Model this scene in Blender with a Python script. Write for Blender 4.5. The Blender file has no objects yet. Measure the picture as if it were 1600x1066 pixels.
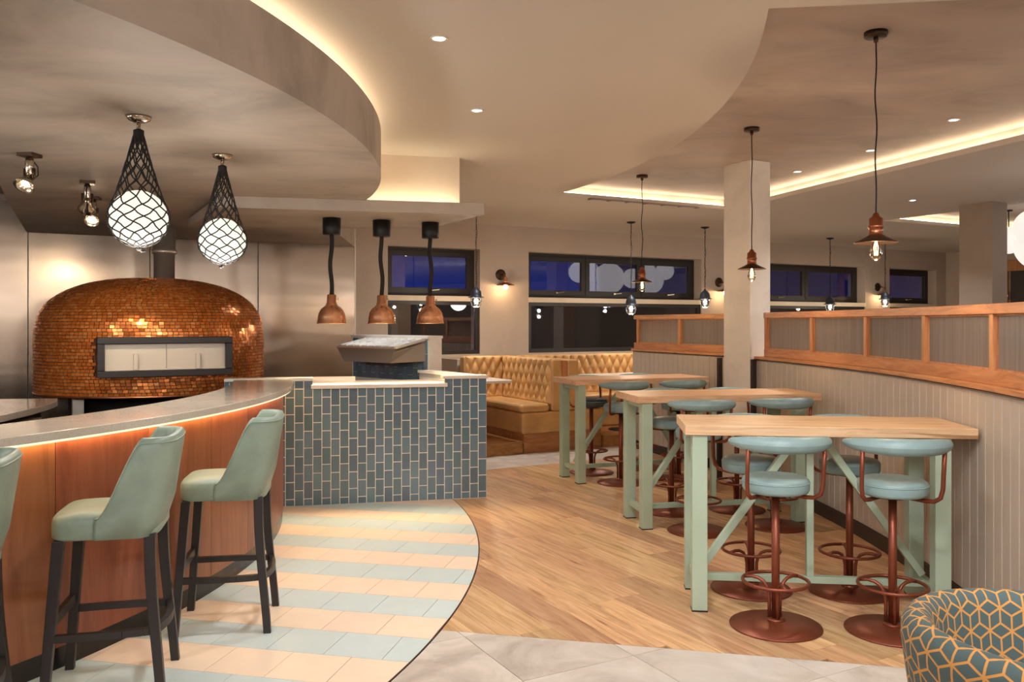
import bpy, bmesh, math, random
from math import sin, cos, pi, sqrt, atan2, radians, hypot, asin, acos, floor as fl
from mathutils import Vector, Matrix
random.seed(7)
S = bpy.context.scene
COL = S.collection

# ------------------------------------------------------------------ camera
cam_d = bpy.data.cameras.new('camera'); cam = bpy.data.objects.new('camera', cam_d); COL.objects.link(cam)
cam.location = (0, 0, 1.6); cam.rotation_euler = (pi/2, 0, 0)
cam_d.sensor_width = 36; cam_d.lens = 1325/1600*36; cam_d.shift_y = -28/1600
cam_d.clip_start = 0.05; cam_d.clip_end = 200
S.camera = cam
# ------------------------------------------------------------------ world: dusk sky
W = bpy.data.worlds.new('dusk'); S.world = W; W.use_nodes = True
wn = W.node_tree; wn.nodes.clear()
wo = wn.nodes.new('ShaderNodeOutputWorld'); wb = wn.nodes.new('ShaderNodeBackground')
wb.inputs[1].default_value = 1.0
wt = wn.nodes.new('ShaderNodeTexCoord'); wx = wn.nodes.new('ShaderNodeSeparateXYZ'); wr = wn.nodes.new('ShaderNodeValToRGB')
wn.links.new(wt.outputs['Generated'], wx.inputs[0]); wn.links.new(wx.outputs[2], wr.inputs[0]); wn.links.new(wr.outputs[0], wb.inputs[0])
for e_, (p_, c_) in zip([wr.color_ramp.elements[0], wr.color_ramp.elements[1], wr.color_ramp.elements.new(.06), wr.color_ramp.elements.new(.13)], ((0, (.003, .032, .24)), (1, (.003, .004, .02)), (.035, (.003, .022, .18)), (.12, (.003, .006, .05)))): e_.position = p_; e_.color = (*c_, 1)
wn.links.new(wb.outputs[0], wo.inputs[0])
S.view_settings.view_transform = 'Standard'; S.view_settings.look = 'None'
S.view_settings.gamma = 1; S.view_settings.use_curve_mapping = False
S.view_settings.exposure = 1.15
S.cycles.use_denoising = True
S.cycles.max_bounces = 8; S.cycles.diffuse_bounces = 4; S.cycles.glossy_bounces = 4
S.cycles.transmission_bounces = 6; S.cycles.transparent_max_bounces = 8
S.cycles.caustics_reflective = False; S.cycles.caustics_refractive = False
S.cycles.sample_clamp_indirect = 6

WARM = (1.0, 0.92, 0.82); COOL = (0.98, 1.0, 1.04)
P_DOWN, P_COVE, P_TRAY, P_SLAB, P_BARLED, P_GLOBE = 50.0, 8.0, 9.0, 11.0, 14.0, 0.46

def lamp(kind, loc, power, color=WARM, size=.05, target=None, angle=None, blend=.6, name='lamp_light'):
    d = bpy.data.lights.new(name, kind); d.energy = power; d.color = color
    if kind == 'SPOT':
        d.spot_size = radians(angle or 110); d.spot_blend = blend; d.shadow_soft_size = size
    elif kind == 'POINT': d.shadow_soft_size = size
    o = bpy.data.objects.new(name, d); COL.objects.link(o); o.location = loc
    if target is not None:
        o.rotation_euler = (Vector(target)-Vector(loc)).to_track_quat('-Z', 'Y').to_euler()
    return o

# ------------------------------------------------------------------ frames of reference
ZC, ZT, ZS = 3.05, 3.20, 2.63         # main ceiling, raised tray, dropped soffit
E2 = Vector((.879, .477)); NN = Vector((.477, -.879))       # along the window wall / out of it into the room
WALLC = -11.12
BW = atan2(.477, .879)                                       # heading of the window wall
C0 = Vector((-6.5, 5.75))                                    # centre shared by the curved bar and the tiled apron
def wp(s, d):                                                # s along the window wall, d out from it
    v = E2*s + NN*(WALLC+d); return (v.x, v.y)

# ------------------------------------------------------------------ materials
MATS = {}
def lin(c): return tuple(((x/255)/12.92 if x/255 <= .04045 else ((x/255+.055)/1.055)**2.4) for x in c)
class NT:
    def __init__(s, name):
        m = bpy.data.materials.new(name); m.use_nodes = True; s.m = m; s.t = m.node_tree; s.t.nodes.clear()
        s.out = s.n('ShaderNodeOutputMaterial'); s.b = s.n('ShaderNodeBsdfPrincipled'); s.l(s.b.outputs[0], s.out.inputs[0])
        MATS[name] = m
    def n(s, k, **kw):
        x = s.t.nodes.new(k)
        for a, v in kw.items(): setattr(x, a, v)
        return x
    def l(s, a, b): s.t.links.new(a, b)
    def set(s, **kw):
        for k, v in kw.items():
            k = {'col': 'Base Color', 'rough': 'Roughness', 'metal': 'Metallic', 'spec': 'Specular IOR Level', 'trans': 'Transmission Weight',
                 'ior': 'IOR', 'coat': 'Coat Weight', 'emit': 'Emission Color', 'es': 'Emission Strength', 'coatr': 'Coat Roughness', 'aniso': 'Anisotropic', 'sss':'Subsurface Weight'}[k]
            if isinstance(v, tuple) and len(v) == 3: v = (*v, 1)
            s.b.inputs[k].default_value = v
        return s
    def coord(s, kind='Object', scale=(1, 1, 1)):
        tc = s.n('ShaderNodeTexCoord'); mp = s.n('ShaderNodeMapping'); s.l(tc.outputs[kind], mp.inputs[0]); mp.inputs['Scale'].default_value = scale
        return mp.outputs[0]
    def pos(s, scale=(1, 1, 1)):
        g = s.n('ShaderNodeNewGeometry'); mp = s.n('ShaderNodeMapping'); s.l(g.outputs['Position'], mp.inputs[0]); mp.inputs['Scale'].default_value = scale
        return mp.outputs[0]
    def noise(s, vec, scale=5, detail=4, rough=.55, dist=0):
        x = s.n('ShaderNodeTexNoise'); s.l(vec, x.inputs['Vector']); x.inputs['Scale'].default_value = scale; x.inputs['Detail'].default_value = detail
        x.inputs['Roughness'].default_value = rough; x.inputs['Distortion'].default_value = dist; return x.outputs['Fac']
    def ramp(s, fac, stops):
        r = s.n('ShaderNodeValToRGB'); s.l(fac, r.inputs[0]); e = r.color_ramp.elements
        while len(e) < len(stops): e.new(.5)
        for i, (p, c) in enumerate(stops):
            e[i].position = p; e[i].color = (*c, 1) if len(c) == 3 else c
        return r.outputs[0]
    def mix(s, fac, a, b, mode='MIX'):
        x = s.n('ShaderNodeMix', data_type='RGBA', blend_type=mode)
        for sock, v in ((x.inputs['Factor'], fac), (x.inputs['A'], a), (x.inputs['B'], b)):
            if hasattr(v, 'is_output') or hasattr(v, 'links'): s.l(v, sock)
            else: sock.default_value = (*v, 1) if isinstance(v, tuple) and len(v) == 3 else v
        return x.outputs['Result']
    def math(s, op, a, b=None, c=None):
        x = s.n('ShaderNodeMath', operation=op)
        for i, v in enumerate((a, b, c)):
            if v is None: continue
            if hasattr(v, 'links'): s.l(v, x.inputs[i])
            else: x.inputs[i].default_value = v
        return x.outputs[0]
    def rnd(s):
        return s.n('ShaderNodeObjectInfo').outputs['Random']
    def bump(s, h, strength=.2, dist=.01):
        b = s.n('ShaderNodeBump'); s.l(h, b.inputs['Height']); b.inputs['Strength'].default_value = strength; b.inputs['Distance'].default_value = dist
        s.l(b.outputs[0], s.b.inputs['Normal']); return s
    def c(s, out): s.l(out, s.b.inputs['Base Color']); return s

def plain(name, rgb, rough=.5, metal=0, **kw):
    t = NT(name).set(col=lin(rgb), rough=rough, metal=metal, **kw); return t.m
def emis(name, color, strength):
    t = NT(name).set(col=(.3, .3, .3), emit=color, es=strength, rough=.5); return t.m

# plasters
def plaster(name, rgb, var=.10, scale=1.2, streak=(1, 1, 1), rough=.75, bump=.08):
    t = NT(name).set(rough=rough)
    v = t.pos(streak); f = t.noise(v, scale, 7, .62, .6); f2 = t.noise(v, scale*14, 4)
    a = lin(rgb); lo = tuple(x*(1-var*1.6) for x in a); hi = tuple(x*(1+var) for x in a)
    col = t.ramp(f, [(.33, lo), (.5, a), (.68, hi)])
    t.c(col); t.bump(f2, bump, .004); return t.m
M_ceil = plaster('ceiling_paint', (204, 193, 180), .015, .6, rough=.85, bump=.02)
M_soff = plaster('polished_plaster', (168, 154, 140), .17, 1.1, (1, 1.5, 1), rough=.6)
M_tray = plaster('tray_plaster', (186, 168, 154), .14, 1.1, (1, 1.6, 1), rough=.6)
M_wall = plaster('wall_plaster', (184, 166, 150), .05, 1.2, rough=.8)
M_pillar = plaster('pillar_plaster', (222, 211, 196), .07, 2.2, rough=.7)
M_shell = plaster('shell_plaster', (176, 158, 138), .05, 1, rough=.8)
M_slabw = plaster('slab_plaster', (215, 196, 174), .05, 1.4, rough=.7)
# wood floor
def wood(name, stops, grain=(1.2, 14, 14), rough=.45, var=.25, knots=True, bump=.05, coat=0):
    t = NT(name).set(rough=rough, coat=coat)
    tc = t.n('ShaderNodeTexCoord'); oi = t.n('ShaderNodeObjectInfo')
    add = t.n('ShaderNodeVectorMath', operation='ADD'); t.l(tc.outputs['Object'], add.inputs[0])
    sc = t.n('ShaderNodeVectorMath', operation='SCALE'); t.l(oi.outputs['Random'], sc.inputs['Scale']); sc.inputs[0].default_value = (37, 13, 5); t.l(sc.outputs[0], add.inputs[1])
    mp = t.n('ShaderNodeMapping'); t.l(add.outputs[0], mp.inputs[0]); mp.inputs['Scale'].default_value = grain
    f = t.noise(mp.outputs[0], 1.6, 8, .62, 1.2)
    col = t.ramp(f, stops)
    hs = t.n('ShaderNodeHueSaturation'); t.l(col, hs.inputs['Color'])
    r2 = t.math('MULTIPLY_ADD', t.math('FRACT', t.math('MULTIPLY', oi.outputs['Random'], 17.31)), var, 1-var*.55); t.l(r2, hs.inputs['Value'])
    t.l(t.math('MULTIPLY_ADD', oi.outputs['Random'], .016, .494), hs.inputs['Hue'])
    c2 = hs.outputs[0]
    if knots:
        k = t.noise(mp.outputs[0], .55, 2, .4, 2.5); kk = t.ramp(k, [(.70, (1, 1, 1)), (.76, (.55, .45, .38))]); c2 = t.mix(1.0, c2, kk, 'MULTIPLY')
    t.c(c2); t.bump(f, bump, .003); return t.m
M_plank = wood('oak_plank', [(.3, lin((160, 116, 80))), (.5, lin((198, 152, 108))), (.72, lin((222, 182, 138)))], (1.1, 13, 1), .42, .42)
M_top = wood('pine_top', [(.3, lin((190, 142, 104))), (.5, lin((216, 172, 134))), (.7, lin((228, 190, 154)))], (1.5, 18, 18), .5, .08)
M_oak = wood('oak_trim', [(.3, lin((158, 98, 58))), (.5, lin((190, 126, 80))), (.7, lin((206, 146, 98)))], (14, 14, 1.6), .5, .12, knots=False)
M_oakh = wood('oak_rail', [(.3, lin((158, 98, 58))), (.5, lin((190, 126, 80))), (.7, lin((206, 146, 98)))], (1.6, 1.6, 16), .5, .10, knots=False)
M_plinth = wood('oak_plinth', [(.3, lin((128, 82, 44))), (.5, lin((165, 112, 62))), (.7, lin((182, 128, 76)))], (1.2, 9, 9), .5, .15)
M_bar = wood('bar_veneer', [(.3, lin((120, 62, 38))), (.5, lin((142, 78, 49))), (.72, lin((156, 90, 60)))], (7, 7, .8), .38, .22, knots=False, coat=.15)
# stone
def stone(name, a, b, c, scale=2.4, rough=.45, var=.16, speck=0):
    t = NT(name).set(rough=rough)
    oi = t.n('ShaderNodeObjectInfo'); p = t.n('ShaderNodeNewGeometry')
    add = t.n('ShaderNodeVectorMath', operation='ADD'); t.l(p.outputs['Position'], add.inputs[0])
    sc = t.n('ShaderNodeVectorMath', operation='SCALE'); t.l(oi.outputs['Random'], sc.inputs['Scale']); sc.inputs[0].default_value = (50, 31, 0); t.l(sc.outputs[0], add.inputs[1])
    f = t.noise(add.outputs[0], scale, 9, .65, .8)
    col = t.ramp(f, [(.32, lin(a)), (.5, lin(b)), (.7, lin(c))])
    hs = t.n('ShaderNodeHueSaturation'); t.l(col, hs.inputs['Color']); t.l(t.math('MULTIPLY_ADD', oi.outputs['Random'], var, 1-var/2), hs.inputs['Value'])
    c2 = hs.outputs[0]
    if speck:
        s2 = t.noise(add.outputs[0], 160, 2); c2 = t.mix(speck, c2, t.ramp(s2, [(.4, (.45, .42, .38)), (.55, (1, 1, 1))]), 'MULTIPLY')
    t.c(c2); t.bump(f, .06, .003); return t.m
M_paver = stone('stone_paver', (166, 152, 137), (196, 183, 168), (212, 201, 187))
M_quartz = stone('quartz_top', (186, 174, 158), (200, 188, 172), (212, 202, 188), 1.5, .11, .02, .25)
M_white = stone('white_marble', (206, 196, 180), (222, 212, 198), (232, 224, 212), 2, .3, .02)
def glaze(name, base, var, rough, hue=.02, bump=.03):
    t = NT(name).set(rough=rough)
    oi = t.n('ShaderNodeObjectInfo'); hs = t.n('ShaderNodeHueSaturation'); hs.inputs['Color'].default_value = (*lin(base), 1)
    r = oi.outputs['Random']
    t.l(t.math('MULTIPLY_ADD', r, var, 1-var/2), hs.inputs['Value'])
    t.l(t.math('MULTIPLY_ADD', t.math('FRACT', t.math('MULTIPLY', r, 9.7)), hue, .5-hue/2), hs.inputs['Hue'])
    f = t.noise(t.pos(), 9, 4); c = t.mix(.10, hs.outputs[0], t.ramp(f, [(.35, (.6, .6, .6)), (.65, (1, 1, 1))]), 'MULTIPLY')
    t.c(c); t.bump(t.noise(t.pos(), 14, 2), bump, .01); return t.m
M_tblue = glaze('tile_blue', (202, 213, 207), .05, .35, .01)
M_tpeach = glaze('tile_peach', (243, 216, 188), .04, .35, .01)
M_wtile = glaze('wall_tile_teal', (96, 118, 130), .30, .13, .04, .06)
M_grout = plain('grout', (226, 220, 204), .8); M_gdark = plain('dark_joint', (70, 60, 52), .9)
M_screed = plain('screed', (126, 104, 84), .8)
# metals
def steel(name, rgb, rough, wav=.35):
    t = NT(name).set(col=lin(rgb), metal=1, rough=rough, aniso=.45)
    tg = t.n('ShaderNodeTangent', direction_type='RADIAL', axis='Z'); t.l(tg.outputs[0], t.b.inputs['Tangent'])
    v = t.pos((.45, .45, 3.0)); w = t.noise(v, .9, 1, .4, .5)
    h = w
    t.bump(h, wav, .05)
    t.l(t.math('MULTIPLY_ADD', t.noise(t.pos((1, 1, 3)), 1.2, 2), .12, rough-.06), t.b.inputs['Roughness']); return t.m
M_steel = steel('brushed_steel', (158, 140, 123), .24, .10)
M_steelp = plain('steel_pipe', (205, 194, 180), .32, .75)
M_copper = plain('copper', (255, 192, 150), .24, .92)
M_copperd = plain('aged_copper', (176, 112, 80), .32, 1)
M_brown = plain('brown_metal', (128, 66, 44), .38, .55)
M_black = plain('black_metal', (22, 20, 19), .45, .3)
M_bronze = plain('bronze', (72, 52, 38), .4, .7)
M_chrome = plain('chrome', (190, 176, 158), .18, 1)
M_pewter = plain('dark_pewter', (60, 64, 70), .45, .5)
M_wframe = plain('window_frame', (40, 32, 28), .5)
M_greyb = plain('grey_box', (140, 126, 114), .45, .1)
M_door = plain('oven_door', (205, 190, 172), .35, .2)
M_dark = plain('dark_interior', (22, 17, 14), .7)
M_skirt = plain('dark_skirting', (52, 42, 36), .45)
M_bskirt = plain('bar_skirting', (44, 40, 38), .25, .3)
M_sage = plain('sage_paint', (168, 184, 160), .45)
M_ebony = plain('ebony_wood', (34, 27, 25), .42)
M_rope = plain('rope', (30, 24, 20), .8)
M_tongue = glaze('taupe_board', (186, 171, 155), .03, .55, .004)
def leather(name, rgb, rough=.42, var=.22, sc=3.2):
    t = NT(name).set(rough=rough)
    f = t.noise(t.coord('Object'), sc, 6, .6, .5); a = lin(rgb)
    t.c(t.ramp(f, [(.3, tuple(x*(1-var) for x in a)), (.5, a), (.72, tuple(min(1, x*(1+var)) for x in a))]))
    t.bump(t.noise(t.coord('Object'), 60, 4), .06, .004); return t.m
M_lsage = leather('sage_leather', (134, 150, 134)); M_lblue = leather('blue_leather', (128, 150, 148), .4, .25)
M_ltan = leather('tan_leather', (206, 158, 100), .4, .2, 2.5); M_lnavy = leather('charcoal_leather', (62, 66, 68))
# copper mosaic
t = NT('copper_mosaic').set(metal=.62, rough=.2)
g = t.n('ShaderNodeNewGeometry'); r = g.outputs['Random Per Island']
t.c(t.ramp(r, [(0, lin((200, 106, 42))), (.5, lin((214, 122, 54))), (1, lin((226, 146, 80)))]))
t.l(t.math('MULTIPLY_ADD', t.math('FRACT', t.math('MULTIPLY', r, 7.7)), .16, .14), t.b.inputs['Roughness']); M_mosaic = t.m
M_mgrout = plain('mosaic_grout', (78, 36, 16), .7)
# glass
def winglass(name):
    t = NT(name); t.t.nodes.remove(t.b)
    tr = t.n('ShaderNodeBsdfTransparent'); tr.inputs[0].default_value = (.62, .62, .66, 1)
    gl = t.n('ShaderNodeBsdfGlossy'); gl.inputs['Roughness'].default_value = .01; gl.inputs[0].default_value = (.95, .95, .95, 1)
    fr = t.n('ShaderNodeFresnel'); fr.inputs['IOR'].default_value = 1.75
    k = t.math('MINIMUM', t.math('MULTIPLY', fr.outputs[0], 1.75), .9)
    mx = t.n('ShaderNodeMixShader'); t.l(k, mx.inputs[0]); t.l(tr.outputs[0], mx.inputs[1]); t.l(gl.outputs[0], mx.inputs[2]); t.l(mx.outputs[0], t.out.inputs[0]); return t.m
M_glass = winglass('window_glass')
def reeded(name):
    t = NT(name); t.t.nodes.remove(t.b)
    st = t.noise(t.pos((1, 1, .02)), 55, 3, .7)
    a = t.n('ShaderNodeBsdfRefraction'); a.inputs['Roughness'].default_value = .14; a.inputs['IOR'].default_value = 1.25; a.inputs[0].default_value = (.86, .80, .74, 1)
    tl = t.n('ShaderNodeBsdfTranslucent'); df = t.n('ShaderNodeBsdfDiffuse')
    c1 = t.ramp(st, [(.36, (.44, .365, .31)), (.5, (.54, .455, .39)), (.64, (.65, .555, .48))]); t.l(c1, tl.inputs[0]); t.l(c1, df.inputs[0])
    gl = t.n('ShaderNodeBsdfGlossy'); gl.inputs['Roughness'].default_value = .14; gl.inputs[0].default_value = (.92, .80, .69, 1)
    m0 = t.n('ShaderNodeMixShader'); m0.inputs[0].default_value = .5; t.l(tl.outputs[0], m0.inputs[1]); t.l(df.outputs[0], m0.inputs[2])
    m1 = t.n('ShaderNodeMixShader'); m1.inputs[0].default_value = .62; t.l(a.outputs[0], m1.inputs[1]); t.l(m0.outputs[0], m1.inputs[2])
    mx = t.n('ShaderNodeMixShader'); t.l(t.math('MULTIPLY', st, .5), mx.inputs[0]); t.l(m1.outputs[0], mx.inputs[1]); t.l(gl.outputs[0], mx.inputs[2]); t.l(mx.outputs[0], t.out.inputs[0]); return t.m
M_reed = reeded('reeded_glass')
def clear(name, tint=(.95, .93, .9)):
    t = NT(name); t.t.nodes.remove(t.b)
    tr = t.n('ShaderNodeBsdfTransparent'); tr.inputs[0].default_value = (*tint, 1)
    gl = t.n('ShaderNodeBsdfGlossy'); gl.inputs['Roughness'].default_value = .03
    fr = t.n('ShaderNodeFresnel'); fr.inputs['IOR'].default_value = 1.45
    mx = t.n('ShaderNodeMixShader'); t.l(fr.outputs[0], mx.inputs[0]); t.l(tr.outputs[0], mx.inputs[1]); t.l(gl.outputs[0], mx.inputs[2]); t.l(mx.outputs[0], t.out.inputs[0]); return t.m
M_clear = clear('clear_glass'); M_amber = clear('amber_glass', (1, .88, .7))
M_eled = emis('led_warm', (1, .83, .58), P_COVE); M_etray = emis('led_tray', (1, .84, .60), P_TRAY); M_eslab = emis('led_slab', (1, .87, .60), P_SLAB)
M_ebar = emis('led_bar', (1, .66, .32), P_BARLED); M_eglobe = emis('opal_globe', (1, .95, .78), P_GLOBE); M_eball = emis('white_globe', (1, .93, .84), .40)
M_edown = emis('downlight_lens', (1, .9, .78), 9); M_ebulb = emis('bulb_white', (1, .93, .82), 60); M_efil = emis('filament', (1, .70, .34), 6); M_espot = emis('spot_lens', (1, .82, .55), 45)
M_esconce = emis('sconce_bulb', (1, .72, .4), 30)
# patterned velvet
t = NT('patterned_velvet').set(rough=.75)
uv = t.coord('UV', (1, 1, 1)); sx = t.n('ShaderNodeSeparateXYZ'); t.l(uv, sx.inputs[0])
u_, v_ = sx.outputs[0], sx.outputs[1]; HX = .040
def comb(a, b): return t.math('ADD', t.math('MULTIPLY', u_, a/HX), t.math('MULTIPLY', v_, b/HX))
b1, b2, b3 = comb(1, 0), comb(.5, .8660254), comb(-.5, .8660254)
def edges_of(a, along, fk, rem):
    """gold piping on one line family, leaving out the segments that would cut a rhombus in two"""
    k = t.math('FLOOR', t.math('ADD', a, .5)); on = t.math('LESS_THAN', t.math('ABSOLUTE', t.math('SUBTRACT', a, k)), .082)
    c = t.math('FLOORED_MODULO', t.math('MULTIPLY_ADD', t.math('FLOOR', along), fk, k), 3.0)
    return t.math('MULTIPLY', on, t.math('GREATER_THAN', t.math('ABSOLUTE', t.math('SUBTRACT', c, rem)), .5))
m = t.math('MAXIMUM', edges_of(b1, b2, 1.0, 1.0), t.math('MAXIMUM', edges_of(b2, b1, 1.0, 1.0), edges_of(b3, b1, 2.0, 2.0)))
t.c(t.mix(m, lin((68, 84, 82)), lin((192, 134, 64)))); t.bump(m, .5, .004); M_velvet = t.m

# ------------------------------------------------------------------ mesh builder
class MB:
    def __init__(s): s.v = []; s.f = []; s.sm = []; s.uv = None
    def add(s, vs, fs, smooth=False, M=None):
        b = len(s.v)
        s.v += [tuple(M @ Vector(p)) if M is not None else tuple(p) for p in vs]
        s.f += [tuple(i+b for i in f) for f in fs]; s.sm += [smooth]*len(fs); return s
    def box(s, x0, x1, y0, y1, z0, z1, M=None):
        return s.add([(x0, y0, z0), (x1, y0, z0), (x1, y1, z0), (x0, y1, z0), (x0, y0, z1), (x1, y0, z1), (x1, y1, z1), (x0, y1, z1)],
                     [(3, 2, 1, 0), (4, 5, 6, 7), (0, 1, 5, 4), (1, 2, 6, 5), (2, 3, 7, 6), (3, 0, 4, 7)], False, M)
    def prism(s, poly, z0, z1, M=None):
        a = sum(poly[i][0]*poly[(i+1) % len(poly)][1]-poly[(i+1) % len(poly)][0]*poly[i][1] for i in range(len(poly)))
        if a < 0: poly = poly[::-1]
        n = len(poly)
        return s.add([(x, y, z0) for x, y in poly]+[(x, y, z1) for x, y in poly],
                     [tuple(range(n-1, -1, -1)), tuple(range(n, 2*n))]+[(i, (i+1) % n, n+(i+1) % n, n+i) for i in range(n)], False, M)
    def lathe(s, prof, n=24, M=None, smooth=True, caps=True, closed=False):
        vs = []; fs = []; k = len(prof)
        for i in range(n):
            a = 2*pi*i/n
            for r, z in prof: vs.append((r*cos(a), r*sin(a), z))
        for i in range(n):
            j = (i+1) % n
            for q in range(k if closed else k-1):
                q2 = (q+1) % k
                fs.append((i*k+q, j*k+q, j*k+q2, i*k+q2))
        if caps and not closed:
            if prof[0][0] > 1e-5: fs.append(tuple(i*k for i in range(n-1, -1, -1)))
            if prof[-1][0] > 1e-5: fs.append(tuple(i*k+k-1 for i in range(n)))
        return s.add(vs, fs, smooth, M)
    def tube(s, pts, r, n=8, closed=False, M=None, smooth=True):
        P = [Vector(p) for p in pts]; k = len(P); vs = []; fs = []
        R = r if isinstance(r, (list, tuple)) else [r]*k
        up = None
        for i in range(k):
            if closed: t = (P[(i+1) % k]-P[i-1])
            else: t = P[min(i+1, k-1)]-P[max(i-1, 0)]
            t.normalize()
            if up is None:
                up = Vector((0, 0, 1)) if abs(t.z) < .9 else Vector((1, 0, 0))
            a = t.cross(up)
            if a.length < 1e-6: a = t.orthogonal()
            a.normalize(); b = a.cross(t).normalized(); up = b
            for q in range(n):
                w = 2*pi*q/n; vs.append(tuple(P[i]+(a*cos(w)+b*sin(w))*R[i]))
        for i in range(k if closed else k-1):
            j = (i+1) % k
            for q in range(n): fs.append((i*n+q, i*n+(q+1) % n, j*n+(q+1) % n, j*n+q))
        if not closed: fs += [tuple(range(n-1, -1, -1)), tuple(range((k-1)*n, k*n))]
        return s.add(vs, fs, smooth, M)
    def beam(s, a, b, w, h, up=(0, 0, 1)):
        a = Vector(a); b = Vector(b); t = (b-a); L = t.length; t.normalize(); x = Vector(up).cross(t); 
        if x.length < 1e-5: x = Vector((1, 0, 0))
        x.normalize(); y = t.cross(x)
        M = Matrix((( x.x, y.x, t.x, a.x), (x.y, y.y, t.y, a.y), (x.z, y.z, t.z, a.z), (0, 0, 0, 1)))
        return s.box(-w/2, w/2, -h/2, h/2, 0, L, M)
    def sphere(s, c, r, nu=16, nv=10, sz=1):
        return s.lathe([(max(0, r*sin(pi*i/nv)), -r*cos(pi*i/nv)*sz) for i in range(nv+1)], nu, Matrix.Translation(c), True, False)
    def grid(s, fn, nu, nv, closeu=False, M=None, smooth=True, uvfn=None):
        vs = [fn(i/(nu if True else 1), j/nv) for i in range(nu+(0 if closeu else 1)) for j in range(nv+1)]
        fs = []; m = nv+1
        for i in range(nu):
            i2 = (i+1) % nu if closeu else i+1
            for j in range(nv): fs.append((i*m+j, i2*m+j, i2*m+j+1, i*m+j+1))
        return s.add(vs, fs, smooth, M)
    def mesh(s, name, mat):
        me = bpy.data.meshes.new(name); me.from_pydata(s.v, [], s.f)
        me.polygons.foreach_set('use_smooth', s.sm); 
        if s.uv:
            l = me.uv_layers.new(name='UVMap')
            for lp in me.loops: l.data[lp.index].uv = s.uv[lp.vertex_index]
        me.materials.append(mat); me.validate(); me.update(); return me
def fixn(me):
    bm = bmesh.new(); bm.from_mesh(me); bmesh.ops.recalc_face_normals(bm, faces=bm.faces); bm.to_mesh(me); bm.free()
def obj(name, mb, mat, parent=None, loc=(0, 0, 0), rot=0, bevel=0, seg=2, kind=None, sub=0, fix=False):
    me = mb if isinstance(mb, bpy.types.Mesh) else mb.mesh(name, mat)
    if fix: fixn(me)
    o = bpy.data.objects.new(name, me); COL.objects.link(o); o.location = loc
    o.rotation_euler = rot if isinstance(rot, tuple) else (0, 0, rot)
    if parent is not None: o.parent = parent
    if bevel:
        b = o.modifiers.new('bevel', 'BEVEL'); b.width = bevel; b.segments = seg; b.limit_method = 'ANGLE'; b.angle_limit = radians(40)
        for p in me.polygons: p.use_smooth = True
        b.harden_normals = True
    if sub:
        m = o.modifiers.new('sub', 'SUBSURF'); m.levels = sub; m.render_levels = sub
    if kind: o['kind'] = kind
    return o
def thing(name, label, cat, loc=(0, 0, 0), rotz=0, group=None):
    o = bpy.data.objects.new(name, None); COL.objects.link(o); o.location = loc; o.rotation_euler = (0, 0, rotz)
    o.empty_display_size = .1; o['label'] = label; o['category'] = cat
    if group: o['group'] = group
    return o
def struct(name, mb, mat, **kw): return obj(name, mb, mat, kind='structure', **kw)
def dup(root, loc, rotz, label, group=None):
    r = root.copy(); COL.objects.link(r); r.location = loc; r.rotation_euler = (0, 0, rotz); r['label'] = label
    if group: r['group'] = group
    for ch in list(root.children):
        c = ch.copy(); COL.objects.link(c); c.parent = r
        for g in list(ch.children):
            d = g.copy(); COL.objects.link(d); d.parent = c
    return r
def arc(c, R, a0, a1, n): return [(c[0]+R*cos(a0+(a1-a0)*i/n), c[1]+R*sin(a0+(a1-a0)*i/n)) for i in range(n+1)]
def clip(poly, nx, ny, c):                      # keep nx*x+ny*y >= c
    out = []
    for i in range(len(poly)):
        a, b = poly[i], poly[(i+1) % len(poly)]; da, db = nx*a[0]+ny*a[1]-c, nx*b[0]+ny*b[1]-c
        if da >= 0: out.append(a)
        if (da >= 0) != (db >= 0):
            k = da/(da-db); out.append((a[0]+(b[0]-a[0])*k, a[1]+(b[1]-a[1])*k))
    return out
def area(p): return abs(sum(p[i][0]*p[(i+1) % len(p)][1]-p[(i+1) % len(p)][0]*p[i][1] for i in range(len(p))))/2 if len(p) > 2 else 0
def inset(p, g):
    cx = sum(q[0] for q in p)/len(p); cy = sum(q[1] for q in p)/len(p); out = list(p)
    a = sum(p[i][0]*p[(i+1) % len(p)][1]-p[(i+1) % len(p)][0]*p[i][1] for i in range(len(p)))
    pp = p if a > 0 else p[::-1]
    for i in range(len(pp)):
        x0, y0 = pp[i]; x1, y1 = pp[(i+1) % len(pp)]; L = hypot(x1-x0, y1-y0)
        if L < 1e-6: continue
        nx, ny = -(y1-y0)/L, (x1-x0)/L; out = clip(out, nx, ny, nx*x0+ny*y0+g)
        if len(out) < 3: return []
    return out
def in_disc(poly, c, R, n=96):
    out = poly
    for q in range(n):
        a = 2*pi*q/n
        nx, ny = -cos(a), -sin(a); lim = nx*c[0]+ny*c[1]-R
        if min(nx*x+ny*y for x, y in out) < lim:
            out = clip(out, nx, ny, lim)
            if len(out) < 3: return []
    return out
def flat(name, poly, z0, z1, mat, parent, rot=0):
    """a slab piece with its own origin (its centre) and heading, so grain runs along its local x"""
    cx = sum(p[0] for p in poly)/len(poly); cy = sum(p[1] for p in poly)/len(poly); c, s = cos(-rot), sin(-rot)
    loc = [((x-cx)*c-(y-cy)*s, (x-cx)*s+(y-cy)*c) for x, y in poly]
    return obj(name, MB().prism(loc, z0, z1), mat, parent, (cx, cy, 0), rot)

# ================================================================== FLOOR
floor = struct('floor', MB().box(-7.2, 15, -4.2, 18.5, -.12, -.012), M_screed)
R_T = 6.27
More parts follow.
